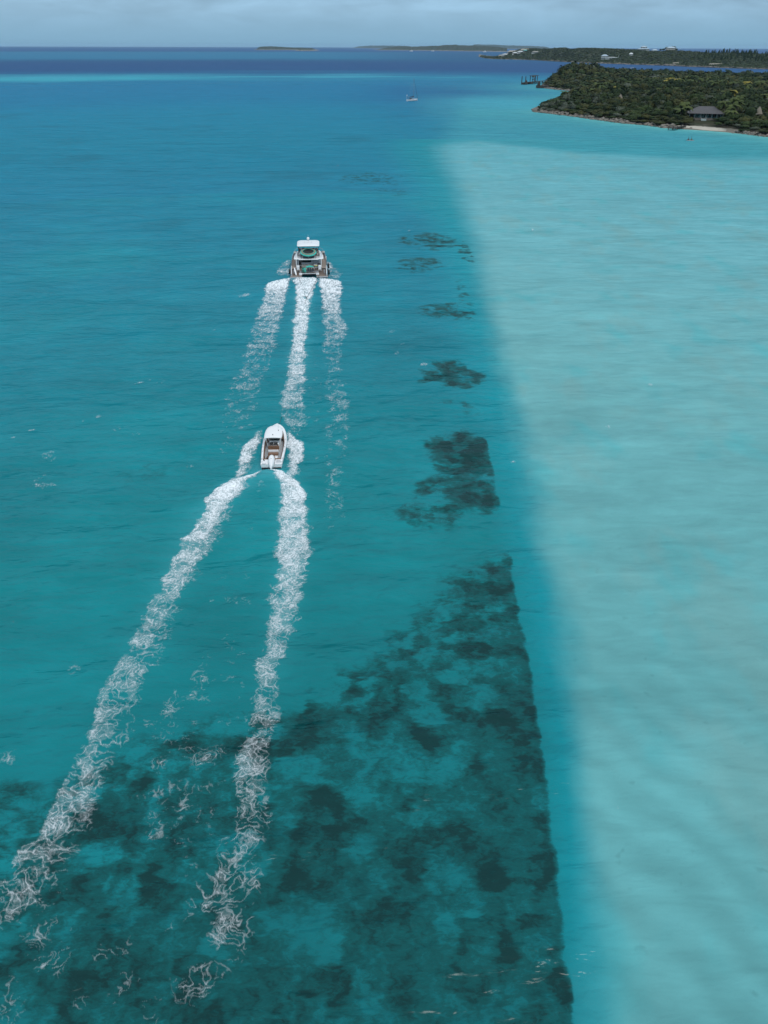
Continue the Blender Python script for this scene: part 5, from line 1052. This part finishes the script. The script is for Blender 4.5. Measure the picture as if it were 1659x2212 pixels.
    MB().box((-1.3, 9.15, 3.9), (.9, .08, .4), rx=-.5).build('screen', M_BLACK, o); MB().torus((-1.3, 8.95, 3.75), .22, .02, 16, 6, math.radians(60)).build('steering_wheel', M_BLACK, o)
    for x_, mm in ((-1.3, M_GEL2), (-.2, M_BROWN), (1.2, M_HULLD)): s_ = MB().box((x_, 8.1, 3.62), (.95, .6, .5)).build('seat', mm, o, bevel=.06); MB().box((x_, 7.75, 4.0), (.95, .14, .6)).build('seat_back', mm, s_, bevel=.05)
    MB().box((-1.9, 6.6, 3.55), (.6, 2.2, .55)).build('settee', M_GEL2, o, bevel=.06); MB().box((1.95, 6.6, 3.55), (.55, 2.2, .55)).build('settee', M_CUSH, o, bevel=.06)
    MB().box((1.3, 6.6, 3.8), (.7, 1.2, .06)).build('table', M_HULLD, o); MB().tube([(1.3, 6.6, 3.25), (1.3, 6.6, 3.8)], .06, 8).build('table_leg', M_STEEL, o)
    # hardtop
    ol = round_rect(-2.3, 2.3, 5.2, 10.5, .75, 5); m = MB(); rg_ = lambda k, z: [(x * k, 7.8 + (y - 7.8) * k, z + .12 * (1 - (x * k / 2.15) ** 2)) for x, y in ol]
    m.rings([rg_(.97, 5.12), rg_(1, 5.18), rg_(1, 5.26), rg_(.96, 5.32), rg_(.6, 5.34), rg_(.02, 5.34)]); ht = m.build('hardtop', M_GEL, o)
    for s in (-1, 1):
        for y_, y2 in ((5.6, 5.5), (9.7, 9.3)): MB().box((s * 2.02, (y_ + y2) / 2, 4.2), (.10, .22, 1.95)).build('hardtop_post', M_GLASSD, o)
        MB().tube([(s * 1.25, 6.0, 3.25), (s * 1.45, 5.7, 5.15)], .05, 7).build('hardtop_strut', M_GEL, o)
        MB().box((s * 2.06, 7.6, 3.75), (.03, 3.7, .9)).build('side_curtain', M_GLASSD, o)
    MB().box((0, 9.9, 4.6), (3.6, .03, 1.0), rx=.15).build('windscreen', M_GLASSD, o)
    dm = MB().ball((-.02, 9.75, 5.85), .30, 14, 10, (1, 1, .9)).build('radar_dome', M_GEL, o); MB().tube([(0, 9.75, 5.4), (0, 9.75, 5.7)], .12, 8).build('dome_stand', M_GEL2, dm); MB().tube([(0, 9.75, 6.0), (0, 9.75, 6.6)], .02, 6).build('mast_light', M_GEL2, dm)
    for x_, h_ in ((-1.05, .35), (-.75, .4), (.0, .45), (.75, .45)): MB().tube([(x_, 7.4, 5.4), (x_, 7.3, 5.4 + h_)], .018, 5).build('antenna', M_GEL2, ht)
    MB().tube([(-.75, 7.4, 5.5), (.75, 7.4, 5.5)], .02, 5).build('light_bar', M_GEL2, ht)
    # frame that carries the trampoline
    fr = MB().tube([(-1.5, 3.45, 3.95), (1.5, 3.45, 3.95), (1.5, 5.5, 4.05), (-1.5, 5.5, 4.05), (-1.5, 3.45, 3.95)], .035, 6).build('trampoline_frame', M_DRAIL, o)
    for x_, y_ in ((-1.5, 3.45), (0, 3.45), (1.5, 3.45), (1.5, 5.5), (-1.5, 5.5)): MB().tube([(x_, y_, 3.22), (x_, y_, 3.98)], .035, 6).build('frame_post', M_STEEL if x_ == 0 else M_DRAIL, fr)
    MB().box((0, 4.4, 3.4), (2.2, 1.6, .32)).build('dark_locker', M_HULLD, o, bevel=.05)
    return o
CA = at(667, 602.5, .3); C_RZ = math.radians(4.6); C_LOC = (-15.35, 151.6, 0); CO = catamaran(C_LOC, C_RZ)
CM = Matrix.Translation(C_LOC) @ Matrix.Rotation(C_RZ, 4, 'Z')
def on_cat(x, y, z): return CM @ Vector((x, y, z))
# things standing on the catamaran
def rest(name, lab, cat, x, y, z, rz=0): e_ = empty(name, on_cat(x, y, z), C_RZ + rz); tag(e_, lab, cat); return e_
t = rest('trampoline', 'round inflatable trampoline with teal rim and black mat on the catamaran upper deck', 'trampoline', 0, 4.45, 4.28); TL = math.radians(13)
MB().torus((0, 0, -.06), 1.50, .18, 40, 10, TL).build('outer_tube', M_TEALV, t); MB().torus((0, 0, .09), 1.33, .14, 40, 10, TL).build('padded_ring', M_BROWNV, t); MB().torus((0, 0, .16), 1.16, .055, 40, 8, TL).build('inner_tube', M_TEALV, t)
T3 = Euler((TL, 0, 0)).to_matrix(); m = MB(); m.rings([[T3 @ Vector((r_ * math.cos(a_), r_ * math.sin(a_), z_)) for a_ in (2 * math.pi * k_ / 40 for k_ in range(40))] for r_, z_ in ((1.18, .05), (1.18, .08), (.5, .07), (.02, .07))]); m.build('mat', M_BLACK, t)
t = rest('paddleboard', 'short white board leaning on the left stern of the catamaran', 'board', -2.62, .95, .50); m = MB(); ol = [(.17 * math.sin(math.pi * min(max(k_, .04), .96)) ** .35, k_) for k_ in [i_ / 12 for i_ in range(13)]]
m.prism([(w_, 1.7 * k_) for w_, k_ in ol] + [(-w_, 1.7 * k_) for w_, k_ in reversed(ol)], 0, .10); b_o = m.build('board_body', M_GEL, t, bevel=.02); b_o.rotation_euler = (math.radians(48), 0, math.radians(18)); MB().box((0, .2, -.05), (.02, .2, .12)).build('fin', M_BLACK, b_o)
for x_, y_, z_, a_, lab in ((-1.18, 1.55, .90, .12, 'dark green inflatable lounger leaning at the left of the catamaran stern rail'), (-.80, 1.45, .90, .18, 'bright turquoise float propped behind the catamaran stern rail'), (.15, 2.3, 1.72, 1.5, 'crumpled turquoise inflatable heaped on the catamaran aft bench')):
    t = rest('inflatable_float', lab, 'float', x_, y_, z_, a_ * (1 if a_ < 1 else .1)); L2 = 1.3 if a_ > 1 else .95
    m = MB()
    if a_ > 1:
        for q in range(5): m.tube([(-.75, -.22 + .12 * q, .12 + .04 * (q % 2)), (0, -.25 + .13 * q, .2 + .05 * (q % 3)), (.75, -.2 + .11 * q, .10)], [.09, .12, .08], 8)
    else:
        for q in range(3): m.tube([((q - 1) * .15, -.1, .08), ((q - 1) * .15, .1, .5), ((q - 1) * .15, .3, .92)], [.08, .09, .08], 8)
    m.build('air_tubes', M_TEALV if a_ != .12 else mat('dark_green_pvc', (.02, .17, .13), .5), t); MB().ball((0, .1, .62 if a_ < 1 else .28), .12, 8, 6, (1.5, .8, .6)).build('headrest', M_TEALV, t)
t = rest('cafe_table', 'dark square table with a yellow cushion on the catamaran aft deck', 'table', 1.45, 2.6, 1.24); MB().box((0, 0, .62), (.85, .7, .05)).build('table_top', M_HULLD, t)
for a_, b_3 in ((-.36, -.3), (.36, -.3), (-.36, .3), (.36, .3)): MB().tube([(a_, b_3, 0), (a_, b_3, .6)], .025, 6).build('leg', M_DRAIL, t)
t = rest('cushion', 'pale yellow cushion lying on the dark table of the catamaran', 'cushion', 1.45, 2.62, 1.90); MB().box((0, 0, .08), (.62, .42, .14)).build('padding', M_YEL, t, bevel=.05); MB().box((0, 0, .03), (.66, .46, .03)).build('piping', M_CUSH, t, bevel=.01)
# tow bridle
V_pt = at(662, 648, .1); cL = on_cat(-2.1, -.1, .62); cR = on_cat(2.0, -.1, .62); t = empty('tow_bridle', (V_pt.x, V_pt.y, 0)); tag(t, 'thin dark V-shaped towing lines running back from the catamaran sterns', 'rope')
def sag(a, b, s_, n=10): return [a.lerp(b, i_ / n) + Vector((0, 0, -s_ * 4 * (i_ / n) * (1 - i_ / n))) for i_ in range(n + 1)]
ofs = Vector((V_pt.x, V_pt.y, 0))
for c in (cL, cR): MB().tube([p_ - ofs for p_ in sag(c, Vector((V_pt.x, V_pt.y, .42)), .0)], .030, 6).build('bridle_leg', M_ROPE, t)
bow = Matrix.Translation(B_LOC) @ Matrix.Rotation(BR, 4, 'Z') @ Vector((0, 8.2, .7)); hv = Vector((V_pt.x, V_pt.y, .42)); MB().tube([hv - ofs, hv.lerp(bow, .08) - ofs + Vector((0, 0, -.25)), hv.lerp(bow, .2) - ofs + Vector((0, 0, -.9)), hv.lerp(bow, .6) - ofs + Vector((0, 0, -1.1)), hv.lerp(bow, .9) - ofs + Vector((0, 0, -.6)), bow - ofs], .024, 6).build('tow_line', M_ROPE, t)

# --- sailing yacht at anchor
def hull_loft(o, L_, B_, z0, z1, mtl, name='hull', dr=.6, bottom=None, transom=.75):
    rs = []
    for t in (0, .1, .25, .45, .65, .82, .93, 1):
        w = B_ / 2 * float(np.interp(t, [0, .3, .5, .8, .93, 1], [transom, .98, 1, .62, .28, .02])); y = -L_ / 2 + L_ * t; z = z0 + (z1 - z0) * t ** 1.5
        rs.append([(-w, y, z), (-w * .92, y - .2 * t, .25), (-w * .5, y, -.2), (0, y - .4 * t, -dr * (1 - t * .7)), (w * .5, y, -.2), (w * .92, y - .2 * t, .25), (w, y, z)])
    return MB().rings(rs).build(name, mtl, o)
def yacht(loc, rz):
    o = empty('sailing_yacht', loc, rz); tag(o, 'white sailing yacht at anchor with bare mast and blue boom cover', 'yacht'); L_ = 12.0
    hull_loft(o, L_, 3.9, 1.1, 1.5, M_GEL); hull_loft(o, L_ * .985, 3.86, .42, .50, M_HULLD, 'boot_stripe', .7)
    m = MB(); m.rings([[(-1.1, -2.2, 1.15), (1.1, -2.2, 1.15), (.8, 2.6, 1.3), (-.8, 2.6, 1.3)], [(-.95, -2.1, 1.65), (.95, -2.1, 1.65), (.55, 2.0, 1.55), (-.55, 2.0, 1.55)]]); m.build('cabin', M_GEL, o, bevel=.05)
    for s in (-1, 1): MB().box((s * 1.0, -.2, 1.42), (.05, 3.0, .2)).build('cabin_window', M_GLASSD, o)
    MB().box((0, -3.7, 1.14), (2.2, 2.8, .1)).build('cockpit', M_TEAK, o); MB().box((0, -1.9, 2.0), (2.3, 1.5, .8), top=.75).build('sprayhood', M_HULLD, o, bevel=.1); MB().box((0, -4.2, 3.1), (2.6, 2.2, .09)).build('bimini', M_HULLD, o, bevel=.03)
    for s in (-1, 1):
        for y_ in (-3.2, -5.2): MB().tube([(s * 1.2, y_, 1.1), (s * 1.2, y_, 3.1)], .05, 6).build('bimini_post', M_STEEL, o)
    MB().tube([(0, 1.2, 1.2), (0, 1.2, 17.3)], [.17, .11], 8).build('mast', M_STEEL, o)
    for z_ in (7.0, 11.8): MB().tube([(-.9, 1.1, z_), (.9, 1.1, z_)], .05, 6).build('spreader', M_STEEL, o)
    b_ = MB().tube([(0, 1.0, 2.9), (0, -4.0, 2.9)], .10, 8).build('boom', M_STEEL, o); MB().tube([(0, 1.2, 3.6), (0, .9, 3.3), (0, -1.2, 3.1), (0, -3.9, 3.0)], [.30, .42, .28, .16], 8).build('sail_cover', mat('navy_canvas', (.01, .018, .06), .8), b_)
    MB().tube([(0, 6.0, 1.6), (0, 1.3, 16.6)], [.13, .05], 7).build('furled_jib', mat('dark_canvas', (.03, .07, .09), .8), o); MB().tube([(0, -5.9, 1.3), (0, 1.2, 17.2)], .025, 5).build('backstay', M_STEEL, o)
    for s in (-1, 1): MB().tube([(s * 1.85, .9, 1.3), (s * .9, 1.1, 7), (s * .9, 1.1, 11.8), (0, 1.2, 16.8)], .022, 5).build('shroud', M_STEEL, o)
    w_ = MB().tube([(-1.2, -5.6, 1.2), (-1.2, -5.6, 4.2)], .05, 6).build('wind_generator', M_GEL, o); MB().ball((-1.2, -5.6, 4.4), .22, 8, 6, (1, 2.2, 1)).build('generator_head', M_GEL, w_)
    for k_ in range(3): MB().box((0, 0, .45), (.12, .04, .9)).build('blade', M_GEL, w_, loc=(-1.2, -5.2, 4.4), rot=(0, k_ * 2.09, 0))
    rl = MB().tube([(-1.9, -5.6, 1.75), (-1.95, -2, 1.75), (-1.8, 2, 1.85), (-.9, 5, 2.0), (0, 6.0, 2.1), (.9, 5, 2.0), (1.8, 2, 1.85), (1.95, -2, 1.75), (1.9, -5.6, 1.75), (-1.9, -5.6, 1.75)], .025, 5).build('guard_rail', M_STEEL, o)
    return o
p = at(891, 218, 0); yacht((p.x, p.y, 0), math.radians(-50))

# --- tandem kayak with two paddlers
p = at(1490.5, 303.8, 0); KX, KY = p.x, p.y; KR = math.radians(80)
k_o = empty('kayak', (KX, KY, 0), KR); tag(k_o, 'pale grey tandem kayak floating off the beach jetty', 'kayak'); m = MB()
m.rings([[(w_ * math.cos(a_), y_, .12 + (.16 if math.sin(a_) > 0 else .2) * math.sin(a_) * (w_ / .42)) for a_ in (2 * math.pi * q / 10 for q in range(10))] for y_, w_ in ((-2.0, .03), (-1.6, .22), (-.9, .38), (0, .42), (.9, .38), (1.6, .22), (2.0, .03))]); m.build('hull', M_GEL2, k_o)
for y_ in (-.75, .65): MB().box((0, y_ - .22, .42), (.42, .06, .34)).build('seat_back', M_BLACK, k_o, bevel=.02)
MB().box((0, -1.45, .34), (.3, .5, .22)).build('dry_bag', M_HULLD, k_o, bevel=.06)
def seated(name, loc, rz, shirt, lab, hair, lean=0.0):
    """one continuous seated body: skin over a joint skeleton, clothing and hair as children"""
    o = empty(name, loc, rz); o.scale = (1.2, 1.2, 1.25); tag(o, lab, 'person')
    V = [(0, 0, .10), (0, -.02, .32), (0, .0 + lean, .52), (0, .01 + lean, .60), (0, .03 + lean, .74), (.10, .05, .10), (.16, .42, .30), (.12, .80, .10), (-.10, .05, .10), (-.16, .42, .30), (-.12, .80, .10),
         (.18, .0 + lean, .50), (.30, .12, .34), (.26, .40, .44), (-.18, .0 + lean, .50), (-.32, .14, .46), (-.24, .40, .58), (0, .05 + lean, .82), (.12, .93, .14), (-.12, .93, .14)]
    E = [(0, 1), (1, 2), (2, 3), (3, 4), (4, 17), (0, 5), (5, 6), (6, 7), (7, 18), (0, 8), (8, 9), (9, 10), (10, 19), (2, 11), (11, 12), (12, 13), (2, 14), (14, 15), (15, 16)]
    R = [.15, .14, .15, .055, .095, .10, .075, .055, .10, .075, .055, .065, .045, .04, .065, .045, .04, .075, .04, .04]
    me = bpy.data.meshes.new('body'); me.from_pydata(V, E, []); me.materials.append(mat(name + '_skin', (.10, .06, .045), .6)); b = link('body', me, o)
    md = b.modifiers.new('skin', 'SKIN'); 
    for i_, r_q in enumerate(R): me.skin_vertices[0].data[i_].radius = (r_q, r_q)
    me.skin_vertices[0].data[0].use_root = True; b.modifiers.new('sub', 'SUBSURF').levels = 1; b.modifiers['sub'].render_levels = 1
    m = MB(); m.rings([[(w_ * math.cos(a_), lean * (z_ / .5) + d_ * math.sin(a_), z_) for a_ in (2 * math.pi * q / 12 for q in range(12))] for z_, w_, d_ in ((.10, .19, .17), (.3, .185, .165), (.46, .215, .16), (.55, .15, .12), (.58, .09, .08))]); m.build('vest', shirt, o)
    MB().ball((0, .01 + lean, .82), .115, 10, 8, (1, 1.05, .95)).build('hair', hair, o)
    return o
BLK = mat('dark_cloth', (.02, .022, .028), .8); GRN = mat('lime_vest', (.20, .26, .04), .7)
def kloc(y_, z_=.2): c = Matrix.Rotation(KR, 4, 'Z') @ Vector((0, y_, 0)); return (KX + c.x, KY + c.y, z_)
seated('person', kloc(-.75), KR, GRN, 'paddler in a lime vest sitting in the rear of the kayak', BLK, .04); seated('person', kloc(.65), KR, BLK, 'paddler in dark clothes sitting in the front of the kayak', BLK, .06)
for y_, tl, lab in ((-.75, .5, 'paddle held upright by the rear paddler'), (.65, .35, 'paddle held upright by the front paddler')):
    c = kloc(y_ + .40, .80); o = empty('paddle', c, KR); tag(o, lab, 'paddle'); sh = Vector((math.sin(tl), 0, math.cos(tl)))
    MB().tube([sh * -.75, sh * .95], .05, 6).build('shaft', M_DRAIL, o); 
    for e_ in (-.85, 1.05): MB().box((0, 0, 0), (.28, .06, .52)).build('blade', M_BLACK, o, loc=sh * e_, rot=(0, tl, 0), bevel=.01)
# --- boats in the distance
def small_boat(px, py, s, lab, rz=1.2, mast=0):
    p = at(px, py, 0); o = empty('motor_yacht' if not mast else 'sailing_boat', (p.x, p.y, 0), rz); tag(o, lab, 'boat'); h = hull_loft(o, 11 * s, 3.8 * s, 1.3 * s, 1.9 * s, M_GEL, transom=.9); MB().box((0, -.5 * s, 2.4 * s), (3.0 * s, 5.2 * s, 1.9 * s), top=.82).build('cabin', M_GEL, o, bevel=.1)
    MB().box((0, -.5 * s, 2.6 * s), (3.06 * s, 4.2 * s, .5 * s)).build('cabin_window', M_GLASSD, o); MB().box((0, -.8 * s, 4.3 * s), (2.6 * s, 3.4 * s, .16)).build('flybridge_top', M_GEL, o)
    for a_ in (-1, 1): MB().tube([(a_ * 1.1 * s, -.8 * s, 3.2 * s), (a_ * 1.1 * s, -.8 * s, 4.3 * s)], .1 * s, 5).build('top_post', M_GEL, o)
    if mast: MB().tube([(0, .5, 3), (0, .5, mast)], .35, 6).build('mast', M_GEL, o)
small_boat(1046.5, 112.6, 3.0, 'small white motor yacht off the tip of the long island'); small_boat(888, 111.2, 3.2, 'tiny white boat off the distant island, the left one of two', 1.0, 34); small_boat(935, 110.8, 3.0, 'tiny white boat off the distant island, the right one of two', 1.4)
small_boat(1468, 105.6, 4.0, 'faint white sail far out on the open ocean beyond the ridge', .6, 46)

# --- air: even pale haze from the sea to just above the highest mast
M_HAZE = bpy.data.materials.new('haze'); M_HAZE.use_nodes = True; t_ = M_HAZE.node_tree; t_.nodes.clear(); vo = t_.nodes.new('ShaderNodeVolumePrincipled'); oo = t_.nodes.new('ShaderNodeOutputMaterial')
vo.inputs['Color'].default_value = (.50, .76, 1.0, 1); vo.inputs['Density'].default_value = .000021; vo.inputs['Anisotropy'].default_value = 0.0; t_.links.new(vo.outputs[0], oo.inputs['Volume'])
hz = MB().box((0, 0, 52), (100000, 100000, 112)).build('haze', M_HAZE); tag(hz, 'thin blue-grey haze over the sea', kind='stuff')
